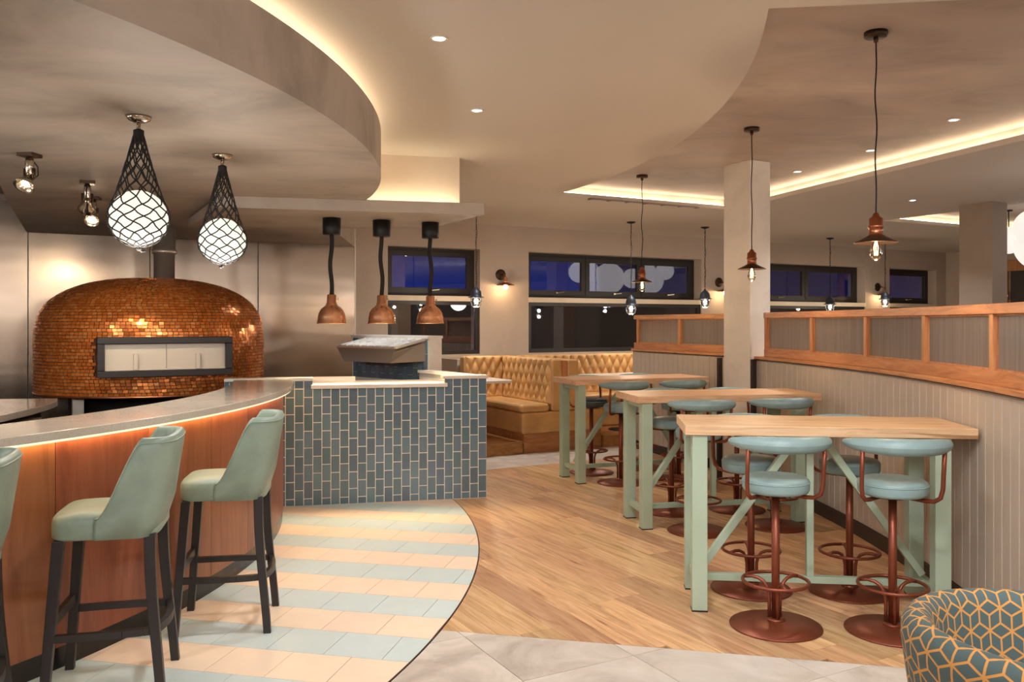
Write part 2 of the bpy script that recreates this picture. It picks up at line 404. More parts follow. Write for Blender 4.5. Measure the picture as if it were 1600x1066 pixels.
# striped apron tiles
TH, TA, TX, TY = -.2141, .3005, -1.729, 4.569
cdir = Vector((1.74, .385)).normalized()
CF0 = Vector((-1.94, 7.387)); CF1 = Vector((-.234, 7.766)); CD = (CF1-CF0).normalized(); CN = Vector((CD.y, -CD.x))   # tiled counter front, CN towards the viewer
obj('tile_bed', MB().prism(arc(C0, R_T, -1.0, .6, 60)+[(-6.5, 6.5)], -.012, .0005), M_gdark, floor)
for j in range(-13, 9):
    off = 0 if j % 2 == 0 else .5
    for i in range(-5, 9):
        q = []
        for a, b in ((0, 0), (1, 0), (1, 1), (0, 1)):
            u, v = (i+off+a)*TA, (j+b)*TA
            q.append((TX+u*cos(TH)+v*sin(TH), TY+u*sin(TH)-v*cos(TH)))
        cx = sum(p[0] for p in q)/4; cy = sum(p[1] for p in q)/4
        if cy < 2.3 or hypot(cx-C0.x, cy-C0.y) < 4.55: continue
        q = inset(q, .0014); q = in_disc(q, C0, R_T-.002)
        if q: q = clip(q, CN.x, CN.y, CN.dot(CF0)-.05)
        if area(q) < .002: continue
        flat('tile', q, -.01, .0035, M_tblue if j % 2 == 0 else M_tpeach, floor, TH)
obj('edge_strip', MB().tube([(x, y, -.001) for x, y in arc(C0, R_T+.001, -.95, .33, 90)], .006, 6), M_bronze, floor)
# oak planks
FA, FB = Vector((-.367, 4.417)), Vector((1.80, 3.94)); FD = (FB-FA).normalized(); FNv = Vector((-FD.y, FD.x))   # FNv away from the viewer
PD = Vector((-.477, .879)); BP = atan2(PD.y, PD.x)
for k in range(-12, 22):
    s0 = 2.30+.19*k; t0 = -1+random.random()*1.6
    while t0 < 9.5:
        L = random.choice((1.2, 1.5, 1.8, 2.1)); t1 = t0+L
        q = [tuple(E2*s+PD*t) for s, t in ((s0, t0), (s0+.19, t0), (s0+.19, t1), (s0, t1))]; t0 = t1
        q = inset(q, .0009); q = clip(q, FNv.x, FNv.y, FNv.dot(FA)+.001)
        if q: q = clip(q, NN.x, NN.y, -8.262)
        if q: q = clip(q, -1, 0, -2.95)
        if area(q) < .003: continue
        if all(hypot(x-C0.x, y-C0.y) < R_T-.02 for x, y in q): continue
        if all((CN.dot(Vector(p)-CF0) < -.1 and p[0] < -.35) or p[0] < -1.2 for p in q): continue
        flat('plank', q, -.01, 0, M_plank, floor, BP)
# stone pavers: in front, and a strip before the window booths
def pavers(clips, srange, trange, p0, skip):
    o = Vector(p0)
    for a in range(*srange):
        for b in range(*trange):
            q = [tuple(o+E2*(a+x)*.61+PD*(b+y)*.61) for x, y in ((0, 0), (1, 0), (1, 1), (0, 1))]
            q = inset(q, .0016)
            for c in clips:
                q = clip(q, *c)
                if len(q) < 3: break
            if area(q) < .003 or skip(q): continue
            flat('paver', q, -.01, 0, M_paver, floor, BW)
pavers([(-FNv.x, -FNv.y, -FNv.dot(FA)+.001), (0, 1, 2.2), (-1, 0, -4.2)], (-5, 6), (-4, 3), (.585, 4.08), lambda q: all(hypot(x-C0.x, y-C0.y) < R_T-.02 for x, y in q))
pavers([(-NN.x, -NN.y, 8.263), (NN.x, NN.y, -9.05), (-1, 0, -3.6), (1, 0, -1.2)], (-3, 7), (-3, 4), (-.1, 9.9), lambda q: False)

# ================================================================== SHELL
def wbox(mb, s0, s1, d0, d1, z0, z1):
    a = [wp(s0, d0), wp(s1, d0), wp(s1, d1), wp(s0, d1)]; return mb.prism(a, z0, z1)
def sofpx(px):
    r = (px-800)/1325; Y = -WALLC/(.879-.477*r); return Y*(.879*r+.477)
WIN = [(sofpx(606), sofpx(750)), (sofpx(826), sofpx(1096)), (sofpx(1180), sofpx(1352)), (sofpx(1390), sofpx(1463))]
ZL0, ZL1, ZU0, ZU1 = 1.15, 1.92, 1.99, 2.68
SL, SR = -1.52, sofpx(1478)
mb = MB()
wbox(mb, SL-.3, SR+.3, -.3, 0, -.1, ZL0); wbox(mb, SL-.3, SR+.3, -.3, 0, ZL1, ZU0); wbox(mb, SL-.3, SR+.3, -.3, 0, ZU1, ZC+.3)
edges = [SL-.3]+[x for w in WIN for x in w]+[SR+.3]
for i in range(0, len(edges), 2):
    wbox(mb, edges[i], edges[i+1], -.3, 0, ZL0, ZL1); wbox(mb, edges[i], edges[i+1], -.3, 0, ZU0, ZU1)
struct('wall_back', mb, M_wall)
pr = [wp(SR, 0), wp(SR+.3, -.3)]
def wallseg(name, a, b, th, mat=M_shell, z1=ZC+.3):
    a = Vector(a); b = Vector(b); t = (b-a).normalized(); n = Vector((t.y, -t.x))*th
    return struct(name, MB().prism([tuple(a), tuple(b), tuple(b+n), tuple(a+n)], -.1, z1), mat)
WR0 = Vector(wp(SR, 0)); WR1 = WR0+NN*9
wallseg('wall_right', (WR1.x, WR1.y), (WR0.x, WR0.y), .25, M_wall)
wallseg('wall_right_return', (14.6, -4), (14.6, 9.7), .25); wallseg('wall_front', (-6.9, -4), (14.6, -4), .25); 
wl = Vector(wp(SL, 0)); wallseg('wall_left', (wl.x, wl.y), (wl.x, -4), .25)
# ceiling with two raised trays
TRC = (-6.66, 5.81); TRR = 8.07
a0 = atan2(3.91-5.81, 1.165+6.66); a1 = atan2(9.64-5.81, .47+6.66)
tray_arc = arc(TRC, TRR, a1, a0, 48)                     # rear-left corner -> front-left corner
tray1 = tray_arc+[(5.05, 3.45), (2.80, 10.86)]
T2c = Vector((5.25, 12.0)); tray2 = [tuple(T2c), tuple(T2c+E2*4.2), tuple(T2c+E2*4.2+NN*4.5), tuple(T2c+NN*4.5)]
def sheet(loops, z):
    bm = bmesh.new(); es = []
    for lp in loops:
        vs = [bm.verts.new((x, y, z)) for x, y in lp]
        es += [bm.edges.new((vs[i], vs[(i+1) % len(vs)])) for i in range(len(vs))]
    bmesh.ops.triangle_fill(bm, use_beauty=True, edges=es, normal=(0, 0, -1))
    bmesh.ops.recalc_face_normals(bm, faces=bm.faces)
    me = bpy.data.meshes.new('sheet'); bm.to_mesh(me); bm.free()
    return [tuple(v.co) for v in me.vertices], [tuple(p.vertices) for p in me.polygons], me
outer = [(-7.2, -4.2), (14.9, -4.2), (14.9, 10), (WR1.x+.2, WR1.y), (WR0.x+.2, WR0.y+.3), wp(SL-.3, -.2), (-7.2, 9)]
mb = MB()
v, f, _ = sheet([outer, tray1, tray2], ZC); mb.add(v, f)
LIP = .05
for lp in (tray1, tray2):
    n = len(lp); mb.add([(x, y, ZC) for x, y in lp]+[(x, y, ZC+LIP) for x, y in lp], [(i, (i+1) % n, n+(i+1) % n, n+i) for i in range(n)])
v, f, _ = sheet([outer, tray1, tray2], ZC+LIP); mb.add(v, f)
ceil = struct('ceiling', mb, M_ceil)
def grow(a, b, d):                                       # offset an edge outward
    a = Vector(a); b = Vector(b); t = (b-a).normalized(); n = Vector((t.y, -t.x))*d; return a+n, b+n
def tray_box(name, lp, parent, mat, z):
    n = len(lp); mb = MB(); v, f, _ = sheet([lp], z); mb.add(v, f)
    mb.add([(x, y, ZC+LIP-.005) for x, y in lp]+[(x, y, z) for x, y in lp], [(i, (i+1) % n, n+(i+1) % n, n+i) for i in range(n)]); return obj(name, mb, mat, parent)
# tray shells stand back from the lip on the lit sides
r0, r1 = Vector((2.80, 10.86)), Vector((.47, 9.64)); rn = (r0-r1).normalized(); rnn = Vector((-rn.y, rn.x))*.16
q0, q1 = Vector((5.05, 3.45)), Vector((2.80, 10.86)); qn = (q1-q0).normalized(); qnn = Vector((qn.y, -qn.x))*.16
sh1 = [tuple(r1+rnn-rn*.12)]+tray_arc[1:]+[tuple(q0+qnn), tuple(q1+qnn+rnn*1.1)]
tray_box('tray_ceiling', sh1, ceil, M_tray, ZT)
sh2 = [tuple(T2c-E2*.14-NN*.14), tuple(T2c+E2*4.3-NN*.14), tuple(T2c+E2*4.3+NN*4.6), tuple(T2c-E2*.14+NN*4.6)]
tray_box('tray_ceiling', sh2, ceil, M_tray, ZT)
def strip(name, pts, z, w, mat, parent, h=.012):
    """led tape along a polyline, w wide"""
    mb = MB()
    for i in range(len(pts)-1): mb.beam((*pts[i], z), (*pts[i+1], z), w, h)
    return obj(name, mb, mat, parent)
strip('led_strip', [tuple(r1+rnn*.62), tuple(r0+rnn*.62)], ZC+LIP+.012, .02, M_etray, ceil)
strip('led_strip', [tuple(q0+qnn*.62), tuple(q1+qnn*.62)], ZC+LIP+.012, .02, M_etray, ceil)
strip('led_strip', [tuple(T2c-NN*.09), tuple(T2c+E2*4.2-NN*.09)], ZC+LIP+.012, .02, M_etray, ceil)
strip('led_strip', [tuple(T2c-E2*.09+NN*4.4), tuple(T2c-E2*.09)], ZC+LIP+.012, .02, M_etray, ceil)
# air slot in the rear tray lip
mb = MB(); c0 = r1+(r0-r1)*.18; c1 = r1+(r0-r1)*.78
mb.beam((*(c0-rnn*.08), ZC-.004), (*(c1-rnn*.08), ZC-.004), .05, .012)
for i in range(7):
    p = c0+(c1-c0)*i/6-rnn*.08; mb.beam((*p, ZC-.012), (*(p+rn*.03), ZC-.012), .06, .012)
sg = obj('air_slot', mb, M_greyb, ceil)

# curved dropped soffit over the bar
SC, SRr = (-6.43, 5.11), 5.575
sa0, sa1 = -1.15, asin((7.9-5.11)/5.575)
edge = arc(SC, SRr, sa0, sa1, 80)
inner_left = [wp(SL+.9, .02), (-4.15, 6.95), (-3.75, 6.2), (-3.45, 5.2), (-3.4, 4), (-3.4, 1.5), (-4.2, .1)]
sofpoly = edge+[(-1.95, 9.0), wp(3.6, .03), wp(-.25, .03)]+inner_left[1:]
mb = MB(); v, f, _ = sheet([sofpoly], ZS); mb.add(v, f); n = len(sofpoly)
mb.add([(x, y, ZS) for x, y in sofpoly]+[(x, y, 2.94) for x, y in sofpoly], [(i, (i+1) % n, n+(i+1) % n, n+i) for i in range(n)], True)
v, f, _ = sheet([sofpoly], 2.94); mb.add(v, f)
soff = struct('ceiling_soffit', mb, M_soff, fix=True)
em = soff.modifiers.new('edge', 'EDGE_SPLIT'); em.split_angle = radians(40)
core = arc(SC, SRr-.45, sa0, sa1-.03, 60)
obj('soffit_upstand', MB().prism(core+[(-4.2, 7.5), (-4.3, .6)], 2.94, ZC+.02), M_ceil, soff)
strip('led_strip', arc(SC, SRr-.13, sa0, sa1-.03, 60), 2.96, .02, M_eled, soff)

# ================================================================== PASS SLAB (bulkhead over the tiled counter)
slab_dir = CD
SA = Vector((-.24, 7.33)); SB = SA-CD*2.2                       # front edge, right end first
SRt = Vector((-.477, .879))                                     # right side runs back square with the building
mb = MB(); mb.prism([tuple(SB), tuple(SA), tuple(SA+SRt*1.25), tuple(SB+SRt*1.6)], 2.537, 2.615)
mb.prism([tuple(SB), tuple(SA), tuple(SA-CN*.025), tuple(SB-CN*.025)], 2.615, 2.635)
slab = struct('trim_1', mb, M_soff)
FA1 = SA-CN*.16-CD*.19
mb = MB(); mb.prism([tuple(FA1-CD*1.95), tuple(FA1), tuple(FA1+SRt*1.0), tuple(FA1-CD*1.95+SRt*1.0)], 2.61, ZC)
obj('bulkhead', mb, M_slabw, slab)
strip('led_strip', [tuple(SB-CN*.075+CD*.15), tuple(SA-CN*.075-CD*.2)], 2.625, .02, M_eslab, slab)

# ================================================================== STEEL CLADDING
clad = thing('steel_cladding', 'tall brushed steel wall panels behind the copper pizza oven', 'wall panels', (*wp(0, 0), 0), BW)
for i in range(4):
    x1 = 3.6-1.28*i; obj('panel', MB().box(x1-1.272, x1-.004, -.022, -.003, .02, 2.98), M_steel, clad)
obj('corner_trim', MB().box(3.598, 3.615, -.03, -.003, .02, 2.98), M_steelp, clad)

# ================================================================== WINDOWS
def window(n, s0, s1, nup, lower=True, tag=''):
    root = bpy.data.objects.new(f'window_{n}', None); COL.objects.link(root); root['kind'] = 'structure'
    root.location = (*wp(0, 0), 0); root.rotation_euler = (0, 0, BW)
    def frame(x0, x1, y, z0, z1, w, nm='window_frame', dep=.06):
        m = MB(); m.box(x0, x1, y, y+dep, z0, z0+w); m.box(x0, x1, y, y+dep, z1-w, z1); m.box(x0, x0+w, y, y+dep, z0+w, z1-w); m.box(x1-w, x1, y, y+dep, z0+w, z1-w)
        return obj(nm, m, M_wframe, root, bevel=.004)
    frame(s0, s1, .19, ZU0, ZU1, .05)
    wsum = s1-s0-.1; each = wsum/nup
    for i in range(nup):
        a = s0+.05+each*i; b = a+each
        fr = frame(a+.004, b-.004, .175, ZU0+.045, ZU1-.045, .075, 'casement')
        obj('pane', MB().box(a+.07, b-.07, .20, .206, ZU0+.11, ZU1-.11), M_glass, root)
        h = MB(); c = (a+b)/2; h.box(c-.02, c+.02, .15, .175, ZU0+.068, ZU0+.095); h.beam((c-.01, .145, ZU0+.08), (c+.12, .135, ZU0+.092), .014, .016); obj('window_handle', h, M_chrome, root)
    if lower:
        frame(s0, s1, .02, ZL0, ZL1, .06); obj('pane', MB().box(s0+.05, s1-.05, .05, .056, ZL0+.05, ZL1-.05), M_glass, root)
    obj('window_sill', MB().box(s0-.01, s1+.01, -.012, .17, ZU0-.075, ZU0-.002), M_slabw, root)
    return root
for n, (w, k) in enumerate(zip(WIN, (1, 3, 2, 1))): window(n+1, w[0], w[1], k)
# ground outside
struct('ground_outside', MB().box(-40, 60, 18.6, 90, -.5, -.2), plain('asphalt', (40, 40, 44), .9))

mb = MB(); a_ = [wp(-6, -4.5), wp(20, -4.5), wp(20, -4.8), wp(-6, -4.8)]; mb.prism(a_, -.5, 2.15); struct('dark_screen', mb, plain('screen_dark', (30, 28, 30), .9))  # added dark screen outside, keeps the sky out of the lower windows
# ================================================================== PILLARS
def pillar(name, C, a, b, mat, trims=False, z1=ZT):
    C = Vector(C); p = [tuple(C), tuple(C+PD*a), tuple(C+PD*a+E2*b), tuple(C+E2*b)]
    o = struct(name, MB().prism(p, 0, z1), mat, bevel=.004); return o
pl1 = pillar('pillar', (2.33, 8.30), .37, .27, M_pillar)
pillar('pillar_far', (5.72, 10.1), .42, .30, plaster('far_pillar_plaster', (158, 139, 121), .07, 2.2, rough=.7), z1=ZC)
for p in (Vector((2.33, 8.30))+PD*.42-E2*.02, Vector((2.33, 8.30))-PD*.035-E2*.0):
    obj('corner_strip', MB().prism([tuple(p), tuple(p+PD*.03), tuple(p+PD*.03+E2*.05), tuple(p+E2*.05)], 0, 1.245), M_skirt, pl1)
# doorway on the far right wall
dr = bpy.data.objects.new('door_1', None); COL.objects.link(dr); dr['kind'] = 'structure'
dr.location = (WR0.x, WR0.y, 0); dr.rotation_euler = (0, 0, atan2(NN.y, NN.x))
mb = MB(); mb.box(1.1, 1.32, -.06, 0, 0, 2.75); mb.box(2.1, 2.3, -.06, 0, 0, 2.75); mb.box(1.1, 2.3, -.06, 0, 2.6, 2.8); obj('door_frame', mb, M_oak, dr)
obj('door_leaf', MB().box(1.36, 2.1, -.03, 0, 0, 2.6), M_wframe, dr); obj('door_handle', MB().tube([(1.34, -.09, 2.05), (1.34, -.09, 2.2)], .02, 8), M_copper, dr)
# plaster ledge behind the window booths
mb = MB(); wbox(mb, 4.86, SR-.3, 0, .60, 0, 1.10); struct('trim_2', mb, M_wall)

# ================================================================== CURVED BAR
def on_circle(px, c, R, near=True):
    """point of a circle seen along a bearing (used once, to space the veneer panels and mullions)"""
    u = Vector(((px-800)/1325, 1)).normalized(); c = Vector(c); b = u.dot(c); disc = b*b-(c.dot(c)-R*R)
    q = sqrt(max(0, disc)); return u*(b-q), u*(b+q)
RB = 4.78
bar = thing('bar_counter', 'long curved bar with pale quartz top, red-brown veneer front and glowing underside', 'bar counter', (C0.x, C0.y, 0))
def ring(mb, c, R0, R1, a0, a1, z0, z1, n=60, M=None):
    vs = []; fs = []
    for i in range(n+1):
        a = a0+(a1-a0)*i/n
        for r, z in ((R0, z0), (R1, z0), (R1, z1), (R0, z1)): vs.append((c[0]+r*cos(a), c[1]+r*sin(a), z))
    for i in range(n):
        for q in range(4): fs.append((i*4+q, i*4+(q+1) % 4, (i+1)*4+(q+1) % 4, (i+1)*4+q))
    fs += [(3, 2, 1, 0), (n*4, n*4+1, n*4+2, n*4+3)]
    return mb.add(vs, fs, False, M)
def solve_bar_end(R):
    a = .1
    for _ in range(60):
        p = Vector((C0.x+R*cos(a), C0.y+R*sin(a))); dd = CN.dot(p-CF0); a += dd/R*.8
    return a
aE = solve_bar_end(RB)-.003; aT = solve_bar_end(4.86)-.002
aS = -.95
obj('quartz_top', ring(MB(), (0, 0), 4.38, 4.86, aS, aT, 1.075, 1.115, 90), M_quartz, bar, bevel=.004, fix=True)
obj('led_diffuser', ring(MB(), (0, 0), 4.838, 4.847, aS, aT-.004, 1.063, 1.0745, 90), emis('led_diffuser', (1, .84, .52), .55), bar, fix=True)
obj('led_strip', ring(MB(), (0, 0), 4.80, 4.812, aS, aT-.012, 1.066, 1.0745, 90), M_ebar, bar, fix=True)
obj('carcass', ring(MB(), (0, 0), 4.42, RB-.02, aS, aE-.004, 0, 1.074, 60), M_dark, bar, fix=True)
angs = []
for px in (86.5, 232, 330):
    p, _ = on_circle(px, C0, RB); p = on_circle(px, C0, RB)[0]
    q = on_circle(px, C0, RB); best = [z for z in q if z.y > 2 and z.x < 0]
    p = min(best, key=lambda z: z.y); angs.append(atan2(p.y-C0.y, p.x-C0.x))
step = angs[2]-angs[1]
cuts = [angs[0]-step*k for k in range(6, 0, -1)]+angs+[angs[2]+step*.9]
cuts = sorted([c for c in cuts if c > aS])+[aE]
cuts = [aS]+cuts
for i in range(len(cuts)-1):
    if cuts[i+1]-cuts[i] < .02: continue
    obj('panel', ring(MB(), (0, 0), RB-.019, RB, cuts[i]+.0004, cuts[i+1]-.0004, .105, 1.06, 16), M_bar, bar, fix=True)
obj('skirting', ring(MB(), (0, 0), RB-.03, RB-.008, aS, aE, 0, .105, 60), M_bskirt, bar, fix=True)

# prep worktop at the far left, inside the bar
pw = thing('prep_counter', 'pale stone worktop with rounded corner inside the bar, left of the copper oven', 'worktop', (-3.9, 6.3, 0))
tp = [(-.12, 1.2), (.0, .98), (.08, .72), (.17, .3), (.24, -.3), (.27, -1.0), (.27, -1.8), (-.55, -1.8), (-.6, 1.12)]
obj('top', MB().prism(tp, .885, .935), M_quartz, pw, bevel=.005)
obj('cabinet', MB().prism([(x*.8-.1, y*.9) for x, y in tp], .1, .885), M_dark, pw); obj('plinth', MB().prism([(x*.7-.12, y*.85) for x, y in tp], 0, .1), M_black, pw)
for k in range(3): obj('drawer', MB().box(.02+.0*k, .10, -.9+k*.5, -.45+k*.5, .5, .84), M_steelp, pw, bevel=.004)

# ================================================================== TILED PASS COUNTER
ps = thing('pass_counter', 'serving counter faced in upright teal tiles with white stone caps', 'counter', (CF0.x, CF0.y, 0), atan2(CD.y, CD.x))
LX = 1.748; XL = -.54; MX0, MX1 = .19, 1.376
obj('core', MB().box(XL, LX, .0055, .12, 0, 1.02).box(XL, MX0, .0055, .12, 1.02, 1.095).box(MX1, LX, .0055, .12, 1.02, 1.095), M_grout, ps)
tcache = {}
for k in range(30):
    x1 = LX-.001-.0775*k; x0 = x1-.0726
    if x1 < XL+.02: break
    x0 = max(x0, XL); mid = MX0 < (x0+x1)/2 < MX1; top = 1.022 if mid else 1.093
    z = .061-.148 if k % 2 == 0 else .135-.148
    while z < top-.01:
        z0 = max(z+.0025, .003); z1 = min(z+.1455, top)
        if z1-z0 > .012:
            key = (round(x1-x0, 4), round(z1-z0, 4))
            if key not in tcache:
                w, h = key; b = .004
                tcache[key] = MB().add([(0, 0, 0), (w, 0, 0), (w, 0, h), (0, 0, h), (0, -.006, 0), (w, -.006, 0), (w, -.006, h), (0, -.006, h), (b, -.0095, b), (w-b, -.0095, b), (w-b, -.0095, h-b), (b, -.0095, h-b)],
                    [(0, 1, 5, 4), (1, 2, 6, 5), (2, 3, 7, 6), (3, 0, 4, 7), (4, 5, 9, 8), (5, 6, 10, 9), (6, 7, 11, 10), (7, 4, 8, 11), (8, 9, 10, 11)]).mesh('tile', M_wtile)
            o = obj('tile', tcache[key], None, ps, (x0, .0125, z0), (random.uniform(-.003, .003), 0, random.uniform(-.004, .004)))
        z += .148
obj('cap', MB().box(XL, MX0+.012, -.016, .14, 1.095, 1.121), M_white, ps, bevel=.003)
obj('cap', MB().box(MX1-.03, LX+.014, -.016, .14, 1.095, 1.124), M_white, ps, bevel=.003)
obj('cap', MB().box(MX0-.005, MX1+.01, -.03, .19, 1.024, 1.058), M_white, ps, bevel=.003)
obj('worktop', MB().box(XL, 1.6, .19, .72, .99, 1.045), M_steelp, ps, bevel=.003)
obj('upstand', MB().box(XL, MX0+.4, .70, .72, 1.045, 1.085), M_steelp, ps)
obj('under_cabinet', MB().box(XL, 1.55, .125, .69, .0, .99), M_dark, ps)
Mi = Matrix.Rotation(-atan2(CD.y, CD.x), 4, 'Z') @ Matrix.Translation((-CF0.x, -CF0.y, 0))
A0, A1, A2 = Vector((-.234, 7.766)), Vector((-.863, 8.72)), Vector((-1.80, 9.57))
def seg(a, b, t0, t1, z0, z1, ext=0):
    t = (b-a).normalized(); n = Vector((t.y, -t.x)); a = a-t*ext; b = b+t*ext
    return MB().prism([tuple(a+n*t0), tuple(b+n*t0), tuple(b+n*t1), tuple(a+n*t1)], z0, z1, Mi)
obj('side_wall', seg(A0+(A1-A0)*.09, A1, -.10, .0, 0, 1.095), M_grout, ps); obj('cap', seg(A0+(A1-A0)*.09, A1, -.12, .012, 1.095, 1.122), M_white, ps)
obj('back_wall', seg(A1, A2, 0, .18, 0, 1.44), M_grout, ps); obj('cap', seg(A1, A2, -.014, .195, 1.44, 1.468, .014), M_white, ps)
tdir = (A1-A2).normalized(); tn = Vector((A2-A1).normalized()); tnn = Vector((tn.y, -tn.x))
obj('end_panel', MB().prism([tuple(A1-tn*.012), tuple(A1), tuple(A1+tnn*.18), tuple(A1-tn*.012+tnn*.18)], 0, 1.44, Mi), M_white, ps)
Lb = (A2-A1).length
for k in range(int(Lb/.0775)):
    for r in range(-1, 3):
        z0 = 1.06+.148*r+(0 if k % 2 else .074); z1 = min(z0+.1445, 1.435); z0 = max(z0, 1.0)
        if z1-z0 < .02: continue
        a = A1+tn*(.003+.0775*k); b = a+tn*.0742
        obj('tile', MB().prism([tuple(a-tnn*.011), tuple(b-tnn*.011), tuple(b), tuple(a)], z0, z1, Mi), M_wtile, ps)
# ingredient display on the pass back wall
dl = A1+tn*.03-tnn*.012; 
ds = thing('ingredient_display', 'grey sloping display box with rows of bright steel pans behind the teal counter', 'food display', (dl.x, dl.y, 1.206), atan2(tn.y, tn.x))
# local x along the wall, +y towards the kitchen worker
Ld, Dd = .97, .40
flip = 1
def dpt(x, y, z): return (x, y*flip, z)
body = MB(); pts = [(0, 0, 0), (Ld, 0, 0), (Ld-.10, Dd-.02, -.01), (.10, Dd-.02, -.01), (0, 0, .225), (Ld, 0, .225), (Ld, Dd, .145), (0, Dd, .145)]
body.add(pts, [(3, 2, 1, 0), (0, 1, 5, 4), (1, 2, 6, 5), (2, 3, 7, 6), (3, 0, 4, 7)], False); obj('body', body, M_greyb, ds)
def dz(y): return .225-.08*y/Dd
rim = MB()
for a, b in (((0, 0), (Ld, 0)), ((Ld, 0), (Ld, Dd)), ((Ld, Dd), (0, Dd)), ((0, Dd), (0, 0))): rim.beam((*a, dz(a[1])), (*b, dz(b[1])), .02, .02)
obj('rim', rim, M_steelp, ds); obj('tray_plate', MB().add([(0, 0, dz(0)-.03), (Ld, 0, dz(0)-.03), (Ld, Dd, dz(Dd)-.03), (0, Dd, dz(Dd)-.03)], [(0, 1, 2, 3)]), M_bronze, ds)
pan = MB(); w, d = .097, .158
pan.box(0, w, 0, .006, -.05, .012).box(0, w, d-.006, d, -.05, .012).box(0, .006, 0, d, -.05, .012).box(w-.006, w, 0, d, -.05, .012).box(0, w, 0, d, -.05, -.044)
pm = pan.mesh('pan', plain('pan_white', (246, 243, 236), .3))
for i in range(8):
    for j in range(2):
        y = .022+j*.185; o = obj('pan', pm, None, ds, (.03+i*.1165, y, dz(y)+.002), (-.198, 0, 0))

# ================================================================== COPPER OVEN
OC = Vector((-3.76, 8.9)); RO = 1.105
ov = thing('pizza_oven', 'domed pizza oven covered in copper mosaic tiles before the steel wall', 'oven', (OC.x, OC.y, 0), BW)
Z0, ZV, ZTP = .92, 1.45, 2.065
def oprof(t):                                                # arc-length-like profile: returns (radius, z)
    if t < .30: return RO, Z0+(ZV-Z0)*t/.30
    w = (t-.30)/.70*pi/2; return RO*max(0, cos(w))**(2/2.5), ZV+(ZTP-ZV)*max(0, sin(w))**(2/2.5)
prof = [oprof(i/60) for i in range(61)]
shell = MB().lathe([(max(0, r-.012), z-.004) for r, z in prof]+[], 96); obj('shell', shell, M_mgrout, ov)
# dense resample for rows
dense = [oprof(i/2000) for i in range(2001)]; acc = [0]
for i in range(2000): acc.append(acc[-1]+hypot(dense[i+1][0]-dense[i][0], dense[i+1][1]-dense[i][1]))
rowh = .0315; rows = int(acc[-1]/rowh); idx = 0; rp = []
for k in range(rows+1):
    while idx < 2000 and acc[idx] < k*rowh: idx += 1
    rp.append(dense[idx])
mz = MB(); rng = random.Random(3)
for k in range(rows):
    (ra, za), (rb, zb) = rp[k], rp[k+1]
    rm = (ra+rb)/2
    if rm < .08: continue
    n = max(8, int(2*pi*rm/.047)); off = rng.random()
    dr, dzz = rb-ra, zb-za; L = hypot(dr, dzz) or 1; nr, nz = dzz/L, -dr/L; g = .0028/L
    r0_, z0_, r1_, z1_ = ra+dr*g, za+dzz*g, rb-dr*g, zb-dzz*g
    for i in range(n):
        a = 2*pi*(i+off)/n; da = 2*pi/n*.5*(1-.0028*2/.047)
        if -.55 < cos(a) < .55 and sin(a) < 0 and 1.11 < (za+zb)/2 < 1.47 and abs(rm*cos(a)-.0) < .60: continue
        tilt = rng.uniform(-.05, .05); tz = rng.uniform(-.05, .05); q = []
        for (r, z, sv) in ((r0_, z0_, -1), (r1_, z1_, 1)):
            for sa in (-1, 1):
                h = .004+tilt*sa*.02+tz*sv*.014; rr = r+nr*h; q.append((rr*cos(a+sa*da), rr*sin(a+sa*da), z+nz*h))
        for (r, z, sv) in ((r0_, z0_, -1), (r1_, z1_, 1)):
            for sa in (-1, 1): q.append(((r-.004*nr)*cos(a+sa*da), (r-.004*nr)*sin(a+sa*da), z-.004*nz))
        mz.add(q, [(0, 1, 3, 2), (4, 5, 1, 0), (5, 7, 3, 1), (7, 6, 2, 3), (6, 4, 0, 2)])
mo = obj('mosaic', mz, M_mosaic, ov, kind='stuff')
fy0, fy1 = -1.20, -.86; fw = .585; fz0, fz1 = 1.105, 1.472; bb = .062
fm = MB(); fm.box(-fw, fw, fy0, fy1, fz0, fz0+bb).box(-fw, fw, fy0, fy1, fz1-bb, fz1).box(-fw, -fw+bb, fy0, fy1, fz0+bb, fz1-bb).box(fw-bb, fw, fy0, fy1, fz0+bb, fz1-bb)
obj('frame', fm, plain('oven_frame', (34, 24, 20), .45), ov, bevel=.006)
for sx in (-1, 1):
    x0, x1 = (-fw+bb, -.002) if sx < 0 else (.002, fw-bb)
    d_ = obj('door', MB().box(x0, x1, fy0+.075, fy0+.09, fz0+bb, fz1-bb), M_door, ov)
    hx = -.265 if sx < 0 else .275
    obj('handle', MB().box(hx-.018, hx+.018, fy0+.03, fy0+.075, fz0+bb+.004, fz0+bb+.15), M_door, d_, bevel=.003)
obj('door_track', MB().box(-fw+bb, fw-bb, fy0+.055, fy0+.075, fz0+bb, fz0+bb+.012), M_door, ov)
st = MB(); st.lathe([(.80, .1), (.80, .90)], 40); obj('stand', st, M_dark, ov); obj('base_ring', MB().lathe([(.9, .885), (RO+.006, .90), (RO+.006, .922), (.9, .93)], 96), M_copperd, ov)
for x in (-.72, .72): obj('stand_leg', MB().box(x-.05, x+.05, -.6, .6, 0, .9), M_steelp, ov, bevel=.004)
fl_ = MB(); fl_.lathe([(.105, 2.03), (.105, 2.33), (.125, 2.33), (.125, 2.37), (.112, 2.37), (.112, 2.635)], 32); obj('flue', fl_, M_steelp, ov, (.10, -.02, 0))

